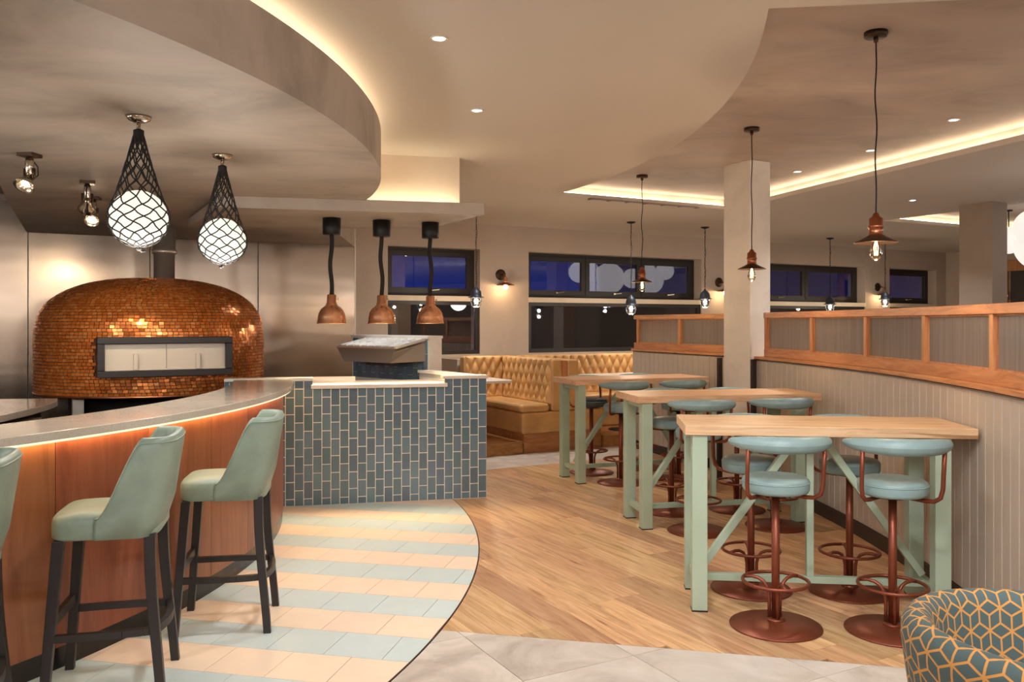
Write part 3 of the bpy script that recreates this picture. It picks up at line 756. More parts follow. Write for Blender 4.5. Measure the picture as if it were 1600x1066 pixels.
# ================================================================== PARTITIONS
PC, PR = Vector((-9.38, 6.1)), 12.0
def sweep(mb, P, s0, s1, d0, d1, z0, z1, n):
    vs = []; fs = []
    for i in range(n+1):
        p, nn = P(s0+(s1-s0)*i/n)
        for d, z in ((d0, z0), (d1, z0), (d1, z1), (d0, z1)): vs.append((p.x+nn.x*d, p.y+nn.y*d, z))
    for i in range(n):
        for q in range(4): fs.append((i*4+q, i*4+(q+1) % 4, (i+1)*4+(q+1) % 4, (i+1)*4+q))
    return mb.add(vs, fs+[(3, 2, 1, 0), (n*4, n*4+1, n*4+2, n*4+3)])
def partition(name, label, P, L, mull, sl=0, curved=True):
    root = thing(name, label, 'partition', (0, 0, 0)); n = 40 if curved else 1
    B = lambda nm, s0, s1, d0, d1, z0, z1, m, k=n, **kw: obj(nm, sweep(MB(), P, s0, s1, d0, d1, z0, z1, k), m, root, fix=True, **kw)
    B('backing', 0, L, -.09, .001, .0, 1.236, M_tongue)
    B('shadow_gap', 0, L, -.08, .004, 1.236, 1.247, M_skirt)
    nb = int(L/.1)
    for i in range(nb): 
        o = B('board', i*L/nb+.002, (i+1)*L/nb-.002, -.003, .010, .105, 1.232, M_tongue, 1)
        b = o.modifiers.new('bevel', 'BEVEL'); b.width = .004; b.segments = 1
    B('skirting', 0, L, -.003, .022, 0, .105, M_skirt)
    B('sill_rail', 0, L, -.13, .035, 1.247, 1.275, M_oakh, bevel=.003)
    B('bottom_rail', sl, L, -.085, -.01, 1.275, 1.35, M_oakh, bevel=.003)
    B('top_rail', sl, L, -.09, -.005, 1.648, 1.702, M_oakh, bevel=.003)
    for i, s in enumerate(mull): B('mullion', s-.024, s+.024, -.082, -.013, 1.35, 1.648, M_oak, 1, bevel=.002)
    for a, b in zip(mull[:-1], mull[1:]):
        a += .02; b -= .02; k = max(8, int((b-a)/.014)); vs = []; fs = []
        for i in range(k+1):
            p, nn = P(a+(b-a)*i/k); d = -.047+(.008 if i % 2 else 0)
            for dd, z in ((d, 1.345), (d, 1.65), (-.053, 1.65), (-.053, 1.345)): vs.append((p.x+nn.x*dd, p.y+nn.y*dd, z))
        for i in range(k):
            for q in (0, 2): fs.append((i*4+q, i*4+q+1, (i+1)*4+q+1, (i+1)*4+q))
        obj('pane', MB().add(vs, fs, False), M_reed, root, fix=True)
        fr = sweep(MB(), P, a, a+.012, -.044, -.030, 1.35, 1.648, 1); sweep(fr, P, b-.012, b, -.044, -.030, 1.35, 1.648, 1); sweep(fr, P, a, b, -.044, -.030, 1.35, 1.360, 12); sweep(fr, P, a, b, -.044, -.030, 1.638, 1.648, 12)
        obj('glazing_bead', fr, M_oak, root, fix=True)
    return root
phi0 = asin((8.42-6.1)/PR)
def Pc(s):
    a = phi0-s/PR; u = Vector((cos(a), sin(a))); return PC+u*PR, -u
ms = []
for px in (1194, 1264.5, 1348.7, 1439, 1544):
    c = on_circle(px, PC, PR); p = [z for z in c if z.x > 0 and z.y > 0][0]; a = asin((p.y-PC.y)/PR); ms.append((phi0-a)*PR)
stp = (ms[-1]-ms[1])/3; ms += [ms[-1]+stp, ms[-1]+2*stp]
partition('partition', 'long curved taupe boarded partition with five oak framed reeded glass panes', Pc, ms[-1]+.03, ms, ms[0]-.024)
ps0, ps1 = Vector((2.31, 9.10)), Vector((1.58, 10.87)); pd = (ps1-ps0).normalized(); pn = Vector((-pd.y, pd.x)); Lp = (ps1-ps0).length
partition('partition', 'short straight boarded partition with two reeded glass panes beyond the plaster pillar', lambda s: (ps0+pd*s, pn), Lp+.05, [.03, Lp*.5-.02, Lp-.03], 0, False)

# ================================================================== POSEUR TABLES
def high_table(label, nl, r, first=None):
    c, s = cos(r), sin(r); ctr = (nl[0]+.77*c-.28*s, nl[1]+.77*s+.28*c, 0)
    if first: return dup(first, ctr, r, label)
    t = thing('high_table', label, 'high table', ctr, r, 'poseur tables along the curved partition')
    obj('top', MB().box(-.77, .77, -.285, .285, .98, 1.035), M_top, t, bevel=.004)
    xl, xr = -.77+.04+.042, .77-.13-.042
    for x in (xl, xr):
        for y in (-.225, .17): 
            l = obj('leg', MB().box(x-.042, x+.042, y-.042, y+.042, .006, .98), M_sage, t, bevel=.004); obj('foot', MB().box(x-.043, x+.043, y-.043, y+.043, 0, .008), M_black, l)
        obj('end_rail', MB().box(x-.02, x+.02, -.183, .128, .11, .155), M_sage, t, bevel=.003); obj('top_rail', MB().box(x-.02, x+.02, -.183, .128, .935, .98), M_sage, t, bevel=.003)
    obj('foot_rail', MB().box(xl+.02, xr-.02, -.048, -.008, .112, .152), M_sage, t, bevel=.003)
    xm = (xl+xr)/2; obj('post', MB().box(xm-.02, xm+.02, -.05, -.006, .152, .98), M_sage, t, bevel=.003)
    for a in (-1, 1):
        xb = xl+.03 if a < 0 else xr-.03
        obj('brace', MB().beam((xb, -.028, .18), (xm+a*.05, -.028, .975), .04, .05, (0, 1, 0)), M_sage, t, bevel=.003)
    return t
ht = high_table('nearest pine topped high table on sage green trestle legs', (.957, 4.69), radians(-6.2))
high_table('middle pine topped high table on sage green legs, end against the partition', (.971, 6.53), radians(10.6), ht)
high_table('farthest pine topped high table, beside the tan leather booth', (.625, 8.39), radians(20), ht)

# ================================================================== SWIVEL STOOLS
def make_stool(label, loc, rz):
    t = thing('swivel_stool', label, 'stool', loc, rz, 'round swivel stools at the high tables')
    obj('base', MB().lathe([(.232, 0), (.238, .004), (.236, .009), (.12, .026), (.05, .036), (.03, .042), (0, .042)], 40), M_brown, t)
    obj('pole', MB().lathe([(.021, .03), (.021, .70)], 16), M_brown, t)
    for k in range(3):
        a = pi/2+2*pi*k/3+pi/3; path = [(.033, .035), (.033, .12), (.034, .165), (.042, .20), (.062, .228), (.09, .243), (.125, .247), (.165, .240)]
        obj('strut', MB().tube([(r*cos(a), r*sin(a), z) for r, z in path], .0095, 8), M_brown, t)
    obj('foot_ring', MB().tube([(.168*cos(2*pi*i/36), .168*sin(2*pi*i/36), .240) for i in range(36)], .0095, 8, True), M_brown, t)
    obj('collar', MB().lathe([(.0335, .03), (.05, .032), (.05, .045), (.022, .047)], 16), M_brown, t)
    obj('seat_plate', MB().lathe([(.03, .685), (.06, .695), (.10, .70), (.10, .716), (0, .716)], 24), M_black, t)
    obj('seat', MB().lathe([(0, .712), (.15, .712), (.165, .718), (.171, .732), (.172, .762), (.170, .772), (.168, .781), (.155, .792), (.11, .799), (.05, .802), (0, .803)], 40), M_lblue, t)
    sm = MB(); sm.tube([(.1715*cos(2*pi*i/40), .1715*sin(2*pi*i/40), .768) for i in range(40)], .003, 6, True); obj('seam', sm, M_lblue, t)
    for sx in (-1, 1):
        path = [(.07, -.01, .698), (.13, -.075, .697), (.165, -.118, .702), (.186, -.143, .725), (.193, -.155, .77), (.194, -.162, .85), (.194, -.178, .965)]
        obj('arm', MB().tube([(x*sx, y, z) for x, y, z in path], .0115, 8), M_brown, t)
    A0_, A1_ = radians(188), radians(352)
    def pad(u, v):
        a = A0_+(A1_-A0_)*u; k = max(0.0, 1-abs(2*u-1)**2.3); k = .05+.95*k**.62 if 0 < u < 1 else .02
        w = 2*pi*v; rr = .262+.034*k*cos(w); zz = .988+.044*k*sin(w)*(1-.15*cos(w)); return (rr*cos(a), rr*sin(a)*.98, zz)
    obj('backrest', MB().grid(pad, 36, 14), M_lblue, t)
    return t
SP = [((1.391, 4.475), 0, 'nearest swivel stool, front left of the nearest high table'), ((1.975, 4.40), -8, 'swivel stool standing behind the patterned armchair at the nearest table'),
      ((1.437, 5.10), 178, 'swivel stool tucked under the far side of the nearest table, left of two'), ((2.01, 5.05), 172, 'swivel stool tucked under the far side of the nearest table, by the partition'),
      ((1.433, 6.52), 8, 'swivel stool on the near side of the middle high table, left of two'), ((2.08, 6.68), 12, 'swivel stool on the near side of the middle table, beside the partition'),
      ((1.355, 7.20), 190, 'swivel stool on the far side of the middle high table, left of two'), ((1.93, 7.28), 192, 'swivel stool on the far side of the middle table, before the pillar'),
      ((1.09, 8.49), 18, 'swivel stool on the near side of the farthest high table, left of two'), ((1.71, 8.72), 22, 'swivel stool on the near side of the farthest table, towards the partition'),
      ((.849, 9.07), 202, 'dark seated swivel stool between the farthest table and the tan booth'), ((1.45, 9.38), 200, 'swivel stool on the far side of the farthest table, near the short partition')]
s0 = None
for (xy, a, lb) in SP:
    if s0 is None: s0 = make_stool(lb, (*xy, 0), radians(a))
    else: s_ = dup(s0, (*xy, 0), radians(a), lb)
for o in bpy.data.objects:                                   # one stool has a charcoal seat
    if o.get('label', '').startswith('dark seated'):
        for ch in o.children:
            if ch.name.split('.')[0] == 'seat': ch.data = ch.data.copy(); ch.data.materials[0] = M_lnavy

# ================================================================== BAR CHAIRS
def make_bar_chair(label, loc, rz):
    t = thing('bar_chair', label, 'bar chair', loc, rz, 'sage leather chairs along the bar')
    # +x faces the bar
    def seatf(u, v):
        # rounded block swept: u around, v up profile
        a = 2*pi*u; n = 5.0; cx = abs(cos(a))**(2/n)*(1 if cos(a) >= 0 else -1); sy = abs(sin(a))**(2/n)*(1 if sin(a) >= 0 else -1)
        pr = [(0, .69), (.97, .69), (1, .70), (1, .755), (.985, .775), (.94, .788), (.6, .798), (0, .802)]
        q = v*7; i = min(6, int(q)); f = q-i; k = pr[i][0]+(pr[i+1][0]-pr[i][0])*f; z = pr[i][1]+(pr[i+1][1]-pr[i][1])*f
        return (-.005+.218*cx*k, .218*sy*k, z)
    obj('seat', MB().grid(seatf, 48, 7, True), M_lsage, t)
    obj('seat_seam', MB().tube([(.03, .2155, .70), (.03, .2165, .76), (.028, .2155, .785)], .003, 6).tube([(.03, -.2155, .70), (.03, -.2165, .76), (.028, -.2155, .785)], .003, 6), M_lsage, t)
    # wrap-around back
    path = []
    xf, xr, hw, rc = .028, -.225, .226, .085
    for i in range(15): path.append((xf+(xr+rc-xf)*i/14, hw, 0, 1))
    for i in range(1, 8): a = pi/2+pi/2*i/8; path.append((xr+rc+rc*cos(a), hw-rc+rc*sin(a), cos(a), sin(a)))
    for i in range(0, 11): path.append((xr, hw-rc-(2*hw-2*rc)*i/10, -1, 0))
    for i in range(1, 8): a = pi+pi/2*i/8; path.append((xr+rc+rc*cos(a), -hw+rc+rc*sin(a), cos(a), sin(a)))
    for i in range(15): path.append((xr+rc+(xf-xr-rc)*i/14, -hw, 0, -1))
    N = len(path); th = .05
    def topz(x):
        k = min(1, max(0, (xf-x)/.135)); k = k*k*(3-2*k); return .78+.33*k**1.1
    prof = [(1, 0), (1, .3), (1, .6), (1, .85), (.96, .955), (.75, 1.0), (.5, 1.008), (.25, 1.0), (.04, .955), (0, .85), (0, .6), (0, .3), (0, .02)]
    vs = []; fs = []; m = len(prof)
    for i, (x, y, nx, ny) in enumerate(path):
        zt = topz(x); zb = .69
        bow = .018*max(0, -nx)*(1-(y/hw)**2)
        for d, k in prof:
            z = zb+(zt-zb)*k; lean = .055*max(0, (z-.72)/.38)**1.2
            flare = .0 if z < .75 else .012*(z-.75)/.36
            px = x-nx*th*(1-d)-lean-bow; py = y-ny*th*(1-d)+ny*flare; 
            # under-curve at the rear bottom
            if z < .76 and nx < -.2: px += .03*(1-(z-.69)/.07)*(-nx)
            vs.append((px, py, z))
    for i in range(N-1):
        for q in range(m-1): fs.append((i*m+q, i*m+q+1, (i+1)*m+q+1, (i+1)*m+q))
    for i in range(N-1): fs.append((i*m+m-1, i*m, (i+1)*m, (i+1)*m+m-1))
    fs += [tuple(range(m)), tuple(range((N-1)*m+m-1, (N-1)*m-1, -1))]
    b = obj('backrest', MB().add(vs, fs, True), M_lsage, t, fix=True)
    pip = [vs[i*m+4] for i in range(N)]; obj('piping', MB().tube(pip, .0035, 6), M_lsage, b)
    def leg(p0, p1, bend=0):
        mb = MB(); k = 8; V = []; F = []
        for i in range(k+1):
            f = i/k; x = p0[0]+(p1[0]-p0[0])*f+bend*sin(pi*f)*.5*(1-f); y = p0[1]+(p1[1]-p0[1])*f; z = p0[2]*(1-f); w = .0225-.004*f
            V += [(x-w, y-w, z), (x+w, y-w, z), (x+w, y+w, z), (x-w, y+w, z)]
        for i in range(k):
            for q in range(4): F.append((i*4+q, (i+1)*4+q, (i+1)*4+(q+1) % 4, i*4+(q+1) % 4))
        F += [(0, 1, 2, 3), (k*4+3, k*4+2, k*4+1, k*4)]
        return mb.add(V, F)
    FL = {}
    for sy in (-1, 1):
        obj('leg', leg((.17, .18*sy, .69), (.222, .212*sy, 0)), M_ebony, t, bevel=.003, fix=True)
        obj('leg', leg((-.185, .175*sy, .70), (-.235, .212*sy, 0), .03), M_ebony, t, bevel=.003, fix=True)
        pts = [(.205, .200*sy, .285), (.05, .203*sy, .285), (-.08, .203*sy, .285), (-.16, .196*sy, .285), (-.205, .186*sy, .285)]
        mb = MB()
        for a, c in zip(pts[:-1], pts[1:]): mb.beam(a, c, .026, .03)
        obj('stretcher', mb, M_ebony, t)
    obj('foot_rail', MB().box(.19, .215, -.19, .19, .315, .36), M_ebony, t, bevel=.003)
    mb = MB(); pts = [(-.205-.035*cos(pi*i/10-pi/2), .19*(1-i/5), .285) for i in range(11)]
    for a, c in zip(pts[:-1], pts[1:]): mb.beam(a, c, .026, .034)
    obj('stretcher', mb, M_ebony, t)
    return t
ch = make_bar_chair('sage leather bar chair farthest along the bar, next to the teal tiles', (-1.53, 4.545, 0), radians(190))
dup(ch, (-1.775, 3.765, 0), radians(194), 'middle sage leather bar chair of the three, pulled up to the curved bar')
dup(ch, (-2.125, 3.06, 0), radians(199), 'sage leather bar chair cut off by the left picture edge')

# ================================================================== PATTERNED ARMCHAIR
ac = thing('tub_armchair', 'rounded tub armchair in teal velvet with gold geometric lines', 'armchair', (1.575, 2.45, 0), radians(-15)); ac.scale = (1.07, 1.07, 1.015)
def acm(parent):
    a0_, a1_ = radians(42), radians(318); nu, prof = 64, []
    for i in range(9): f = i/8; prof.append((.30+.085*f**.8, .10+.52*f))
    for i in range(1, 10): a = pi*i/10; prof.append((.342+.045*cos(a), .635+.06*sin(a)))
    for i in range(1, 6): f = i/5; prof.append((.298-.035*f, .62-.26*f))
    acc = [0]
    for i in range(len(prof)-1): acc.append(acc[-1]+hypot(prof[i+1][0]-prof[i][0], prof[i+1][1]-prof[i][1]))
    vs, fs, uv = [], [], []; m = len(prof)
    for i in range(nu+1):
        a = a0_+(a1_-a0_)*i/nu; e = min(1, min(i, nu-i)/(nu*.16)); hgt = .80+.20*sin(pi/2*e) if e < 1 else 1
        back = .5-.5*cos(a-0.0)
        for k, (r, z) in enumerate(prof):
            zz = z*(.88+.12*hgt)+.05*back*max(0, z-.3)
            vs.append((r*cos(a), r*sin(a), zz)); uv.append((.36*a, acc[k]))
    for i in range(nu):
        for k in range(m-1): fs.append((i*m+k, (i+1)*m+k, (i+1)*m+k+1, i*m+k+1))
    fs += [tuple(range(m)), tuple(range(nu*m+m-1, nu*m-1, -1))]
    mb = MB().add(vs, fs, True); mb.uv = uv
    return obj('shell', mb, M_velvet, parent, fix=True)
acm(ac)
mb = MB().lathe([(0, .22), (.26, .22), (.285, .25), (.29, .38), (.28, .415), (.2, .43), (0, .433)], 40); mb.uv = [(x, y) for x, y, z in mb.v]
obj('seat_cushion', mb, M_velvet, ac)
obj('base', MB().lathe([(.27, .06), (.29, .075), (.29, .11), (0, .115)], 40), M_ebony, ac)
for k in range(4): a = pi/4+k*pi/2; obj('leg', MB().lathe([(.016, 0), (.022, .065)], 12, Matrix.Translation((.22*cos(a), .22*sin(a), 0))), M_ebony, ac)

# ================================================================== WINDOW BOOTHS
plat = struct('floor_platform', MB(), M_screed) if False else None
mb = MB(); wbox(mb, 1.6, 5.06, .0, 2.065, -.1, .148); wbox(mb, 6.24, 9.2, 0, 2.065, -.1, .148); pf = struct('floor_platform', mb, M_plinth)
for a, b in ((1.6, 5.055), (6.245, 9.2)):
    mb = MB(); wbox(mb, a, b, 2.065, 2.085, 0, .13); obj('riser', mb, M_plinth, pf); mb = MB(); wbox(mb, a, b, 1.9, 2.10, .13, .152); obj('nosing', mb, M_plinth, pf)
def tuft(W, H, dep=.055, dx=.135, dz=.13):
    """deep buttoned panel in x 0..W, z 0..H, facing -y; returns mesh builder and button spots"""
    nx, nz = int(W/.013), int(H/.013)
    def f(u, v):
        x, z = u*W, v*H; p = x/dx+z/(2*dz); q = x/dx-z/(2*dz); zz = min(z, H-z)
        k = (abs(sin(pi*p))*abs(sin(pi*q)))**.42
        lo = 1 if .09 < z < H-.05 else max(0, 1-abs(z-(.09 if z < .2 else H-.05))/.06)
        k = k*lo+(1-lo)*.85; e = min(1, min(zz, x, W-x)/.03); e = sqrt(max(0, e*(2-e)))
        return (x, -dep*k*e-.002, z)
    b = []
    i = -1
    for j in range(1, int(H/dz)*2+2):
        for i in range(-1, int(W/dx)+2):
            z = j*dz; x = i*dx+(dx/2 if j % 2 else 0)
            if .08 < z < H-.04 and .02 < x < W-.02: b.append((x, z))
    return MB().grid(f, nx, nz), b
def backrest(root, x0, y0, rz, W, z0, H):
    mb, bs = tuft(W, H); o = obj('backrest', mb, M_ltan, root, (x0, y0, z0), rz)
    bt = MB()
    for x, z in bs: bt.sphere((x, -.006, z), .011, 8, 6)
    if bs: obj('buttons', bt, M_ltan, o, kind='stuff')
    return o
b1 = thing('booth_bench', 'tan leather buttoned booth bench with curved return, left of the high tables', 'booth seat', (*wp(0, 0), 0), BW)
B = lambda nm, x0, x1, d0, d1, z0, z1, m, root, bev=.012: obj(nm, MB().box(x0, x1, -d1, -d0, z0, z1), m, root, bevel=bev, seg=3)
B('seat', 5.03, 5.44, .82, 2.09, .50, .602, M_ltan, b1, .04); B('base', 5.05, 5.655, .64, 2.085, .235, .50, M_ltan, b1, .03); B('plinth', 5.075, 5.655, .64, 2.07, .0, .235, M_plinth, b1, .003)
B('back_frame', 5.47, 5.625, .64, 2.085, .5, 1.15, M_ltan, b1, .03); B('back_frame', 4.87, 5.50, .64, .80, .5, 1.15, M_ltan, b1, .03)
backrest(b1, 5.475, -.80, -pi/2, 1.26, .58, .575); backrest(b1, 4.885, -.80, 0, .56, .58, .575)
B('divider', 5.625, 5.70, 1.2, 2.075, .6, 1.13, M_oak, b1, .004)
b2 = thing('booth_bench', 'tan leather booth bench backing onto the first, seat turned to the partition', 'booth seat', (*wp(0, 0), 0), BW)
B('base', 5.665, 6.24, 1.0, 2.085, .235, .5, M_ltan, b2, .03); B('plinth', 5.665, 6.22, 1.0, 2.07, 0, .235, M_plinth, b2, .003); B('seat', 5.88, 6.25, 1.0, 2.09, .5, .602, M_ltan, b2, .04)
B('back_frame', 5.705, 5.87, .9, 2.08, .5, 1.14, M_ltan, b2, .03)
b3 = thing('booth_bench', 'tan buttoned bench along the window wall, seen over the farthest table', 'booth seat', (*wp(0, 0), 0), BW)
B('base', 5.9, 8.0, .64, 1.25, .148, .5, M_ltan, b3, .03) if False else None
B('base', 6.26, 8.0, .64, 1.25, .15, .5, M_ltan, b3, .03); B('seat', 6.26, 8.0, .80, 1.28, .5, .602, M_ltan, b3, .03); B('back_frame', 5.73, 8.0, .64, .80, .6, 1.15, M_ltan, b3, .03)
backrest(b3, 5.735, -.80, 0, 2.2, .58, .575)
def booth_table(label, s0, s1, d0, d1):
    c = wp((s0+s1)/2, (d0+d1)/2); t = thing('booth_table', label, 'table', (*c, .15), BW)
    w, d = (s1-s0)/2, (d1-d0)/2; top = []
    for sx, sy, a in ((1, 1, 0), (-1, 1, 90), (-1, -1, 180), (1, -1, 270)):
        for k in range(7): q = radians(a+15*k); top.append((sx*(w-.09)+.09*cos(q), sy*(d-.09)+.09*sin(q)))
    obj('top', MB().prism(top, .72, .75), M_white, t, bevel=.003); obj('pedestal', MB().lathe([(.035, .02), (.035, .72)], 16), M_black, t); obj('base', MB().lathe([(.2, 0), (.2, .012), (.04, .03), (0, .03)], 28), M_black, t)
booth_table('white topped table with rounded corners, in the first tan booth', 3.95, 4.98, 1.05, 2.02); booth_table('white topped table showing behind the farthest high table', 6.30, 7.4, 1.35, 2.0)

# ================================================================== LIGHT FITTINGS
def wavy(p0, p1, amp, n=24, ph=0, fr=2.2):
    p0 = Vector(p0); p1 = Vector(p1); return [tuple(p0+(p1-p0)*(i/n)+Vector((amp*sin(fr*2*pi*i/n+ph)*sin(pi*i/n), amp*.7*cos(fr*1.7*pi*i/n+ph)*sin(pi*i/n), 0))) for i in range(n+1)]
def torus(mb, c, R, r, n=24, k=8, M=None): return mb.tube([(c[0]+R*cos(2*pi*i/n), c[1]+R*sin(2*pi*i/n), c[2]) for i in range(n)], r, k, True, M)
# --- rope net globes
def net_lamp(label, x, y, zg):
    t = thing('net_pendant', label, 'pendant lamp', (x, y, 0), random.random()*6, 'opal globes hung in rope nets over the bar')
    obj('canopy', MB().lathe([(0, ZS-.034), (.03, ZS-.03), (.055, ZS-.018), (.062, ZS), (0, ZS)], 28), M_chrome, t)
    obj('rod', MB().tube([(0, 0, ZS-.034), (0, 0, ZS-.09)], .010, 10), M_chrome, t)
    obj('globe', MB().sphere((0, 0, zg), .138, 32, 20), M_eglobe, t)
    R = .145; ztop = ZS-.082; prof = []
    for i in range(15): a = -pi/2+.10+(pi/2-.10+.42)*i/14; prof.append((R*cos(a), zg+R*sin(a)))
    r1, z1 = prof[-1]
    for i in range(1, 15): f = i/14; prof.append((r1+(.020-r1)*f**.82, z1+(ztop-z1)*f))
    mb = MB(); n = 10; steps = len(prof)-1
    for sgn in (-1, 1):
        for k in range(n):
            pts = []
            for i in range(steps*2+1):
                q = i/2; j = min(steps-1, int(q)); f = q-j; r = prof[j][0]+(prof[j+1][0]-prof[j][0])*f; z = prof[j][1]+(prof[j+1][1]-prof[j][1])*f
                ang = 2*pi*k/n+sgn*q*.205+.05*sin(q*2.1+k); pts.append((r*cos(ang), r*sin(ang), z))
            mb.tube(pts, .0036, 5)
    obj('net', mb, M_rope, t)
    obj('knot', MB().sphere((0, 0, zg-.150), .014, 10, 8), M_rope, t); obj('rope_tail', MB().tube([(0, 0, zg-.15), (.02, .0, zg-.165), (.045, .005, zg-.160)], .006, 6), M_rope, t); obj('neck_binding', MB().lathe([(.012, ztop-.05), (.026, ztop-.03), (.026, ztop+.012), (.01, ztop+.02)], 12), M_rope, t)
    lamp('POINT', (x, y, zg-.25), 9, WARM, .12)
net_lamp('nearer opal globe in a black rope net, hung over the bar', -1.86, 4.225, 2.123); net_lamp('farther opal globe in a black rope net, right of the flue', -1.772, 5.19, 2.103)
# --- heat lamps
lamp('SPOT', (-1.55, 8.35, 2.52), 20, COOL, .05, (-1.45, 8.75, 1.4), 60, .5)  # not a heat lamp: added spot without fitting, brightens the ingredient display
lamp('SPOT', (-1.1, 8.15, 2.52), 14, COOL, .05, (-1.15, 8.55, 1.4), 60, .5)  # second added spot for the display pans
def heat_lamp(label, x, y, zb=1.594):
    zt = 2.537; t = thing('heat_lamp', label, 'heat lamp', (x, y, 0), 0, 'copper heat lamps over the pass')
    obj('canopy', MB().lathe([(0, zt-.148), (.074, zt-.148), (.08, zt-.142), (.08, zt), (0, zt)], 32), M_black, t)
    obj('cord', MB().tube(wavy((0, 0, zt-.148), (0, 0, zb+.25), .012, 24, x*3, 1), .019, 10), M_rope, t)
    obj('shade', MB().lathe([(.0, zb+.262), (.03, zb+.262), (.04, zb+.255), (.042, zb+.19), (.047, zb+.188), (.047, zb+.172), (.058, zb+.160), (.09, zb+.135), (.112, zb+.10), (.123, zb+.06), (.126, zb+.012), (.130, zb+.008), (.130, zb), (.124, zb), (.118, zb+.06), (.105, zb+.10), (.06, zb+.15), (0, zb+.16)], 40), M_copper, t)
    obj('thumb_screw', MB().lathe([(.006, 0), (.012, .01), (.0, .014)], 10, Matrix.Translation((.05, -.01, zb+.22)) @ Matrix.Rotation(pi/2, 4, 'Y')), M_copper, t)
    obj('bulb', MB().sphere((0, 0, zb+.075), .045, 16, 10), M_esconce, t)
    lamp('SPOT', (x, y, zb+.02), 24, (1, .78, .5), .05, (x, y, 0), 120, .8)
heat_lamp('leftmost of the three copper heat lamps, against the steel wall', -1.61, 7.57); heat_lamp('copper heat lamp in the middle of the three over the pass', -1.19, 7.74); heat_lamp('copper heat lamp nearest the window, rightmost of three', -.762, 7.91)
# --- edison pendants over the tables
def edison(label, x, y, zt, first=[None]):
    if first[0]:
        dup(first[0], (x, y, zt), random.random()*6, label)
    else:
        t = thing('edison_pendant', label, 'pendant lamp', (x, y, zt), 0, 'edison bulb pendants over the high tables'); first[0] = t
        zr = 2.043-ZT                                                  # shade rim
        obj('canopy', MB().lathe([(0, -.03), (.055, -.03), (.062, -.026), (.062, 0), (0, 0)], 32), M_bronze, t); obj('cord_grip', MB().lathe([(.004, -.06), (.012, -.055), (.014, -.03), (0, -.03)], 12), M_bronze, t)
        obj('cord', MB().tube(wavy((0, 0, -.03), (0, 0, zr+.155), .007, 40, 0, 2.5), .0042, 6), M_rope, t)
        obj('lamp_holder', MB().lathe([(.005, zr+.165), (.014, zr+.158), (.022, zr+.14), (.036, zr+.132), (.036, zr+.095), (.041, zr+.092), (.041, zr+.082), (.036, zr+.078), (.037, zr+.04), (.046, zr+.036), (.046, zr+.02), (0, zr+.02)], 28), M_copperd, t)
        obj('shade', MB().lathe([(.04, zr+.040), (.05, zr+.032), (.112, zr+.002), (.114, zr-.002), (.110, zr-.003), (.05, zr+.024), (.036, zr+.026)], 40), M_bronze, t)
        bl = obj('bulb', MB().lathe([(.014, zr+.02), (.016, zr+.0), (.026, zr-.025), (.033, zr-.052), (.031, zr-.075), (.019, zr-.094), (.006, zr-.101), (0, zr-.102)], 24), M_amber, t)
        mb = MB()
        for k in range(6): a = 2*pi*k/6; mb.tube([(.004*cos(a), .004*sin(a), zr+.01), (.013*cos(a), .013*sin(a), zr-.03), (.009*cos(a+.5), .009*sin(a+.5), zr-.07)], .0013, 5)
        obj('filament', mb, M_efil, bl)
    lamp('POINT', (x, y, 1.90), 6.5, (1, .74, .46), .02)
edison('nearest edison bulb pendant with copper holder, over the nearest high table', 2.0, 4.66, ZT); edison('edison bulb pendant hanging in front of the plaster pillar', 1.965, 6.95, ZT); edison('farthest edison bulb pendant, hanging before the three part window', 1.408, 9.18, ZT)
# --- chain lanterns by the windows
def lantern(label, x, y, zt, zl, first=[None]):
    t = thing('chain_lantern', label, 'lantern', (x, y, zl), 0, 'glass jar lanterns on chains along the windows')
    D = zt-zl
    obj('canopy', MB().lathe([(0, D-.03), (.01, D-.03), (.06, D-.014), (.066, D), (0, D)], 24), M_black, t)
    mb = MB(); n = max(6, int((D-.19)/.034))
    for i in range(n):
        z = .185+(D-.035-.185)*(i+.5)/n; M = Matrix.Translation((0, 0, z)) @ Matrix.Rotation(pi/2*(i % 2), 4, 'Z') @ Matrix.Rotation(pi/2, 4, 'X') @ Matrix.Diagonal((.6, 1.35, 1, 1))
        torus(mb, (0, 0, 0), .014, .0032, 10, 5, M)
    obj('chain', mb, M_bronze, t)
    obj('cord', MB().tube(wavy((.006, 0, .18), (.004, 0, D-.02), .012, 30, x, 3), .003, 5), M_rope, t)
    obj('cap', MB().lathe([(.0, .19), (.012, .185), (.016, .17), (.035, .155), (.066, .12), (.076, .075), (.078, .05), (.105, .044), (.105, .034), (.07, .034), (0, .04)], 28), M_pewter, t)
    obj('jar', MB().lathe([(.058, .036), (.062, .0), (.058, -.05), (.04, -.08), (.0, -.088)], 24), M_clear, t)
    cg = MB()
    for k in range(6): a = pi*k/3; cg.tube([(.07*cos(a), .07*sin(a), .036), (.073*cos(a), .073*sin(a), -.02), (.058*cos(a), .058*sin(a), -.075), (.02*cos(a), .02*sin(a), -.096)], .0035, 5)
    torus(cg, (0, 0, -.02), .073, .0035, 24, 5); obj('cage', cg, M_pewter, t)
    obj('bulb', MB().sphere((0, 0, -.01), .026, 14, 10), M_ebulb, t)
    lamp('POINT', (x, y, zl-.115), 8, (1, .86, .66), .02)
def at(px, py, Y): return ((px-800)/1325*Y, Y, 1.6+(505-py)/1325*Y)
for lb, px, Y, py in (('lantern hanging over the first booth table, between two windows', 744, 11.35, 468), ('lantern in front of the three part window, left of an edison bulb', 986, 12.15, 480), ('lantern right of the three part window, beside the pillar', 1101.5, 12.8, 470),
                      ('lantern in front of the two part window right of the pillar', 1297, 14.45, 478), ('lantern beside the farthest window, right of a wall light', 1383, 15.2, 470)):
    x, y, z = at(px, py, Y); lantern(lb, x, y, ZC, z-.01)
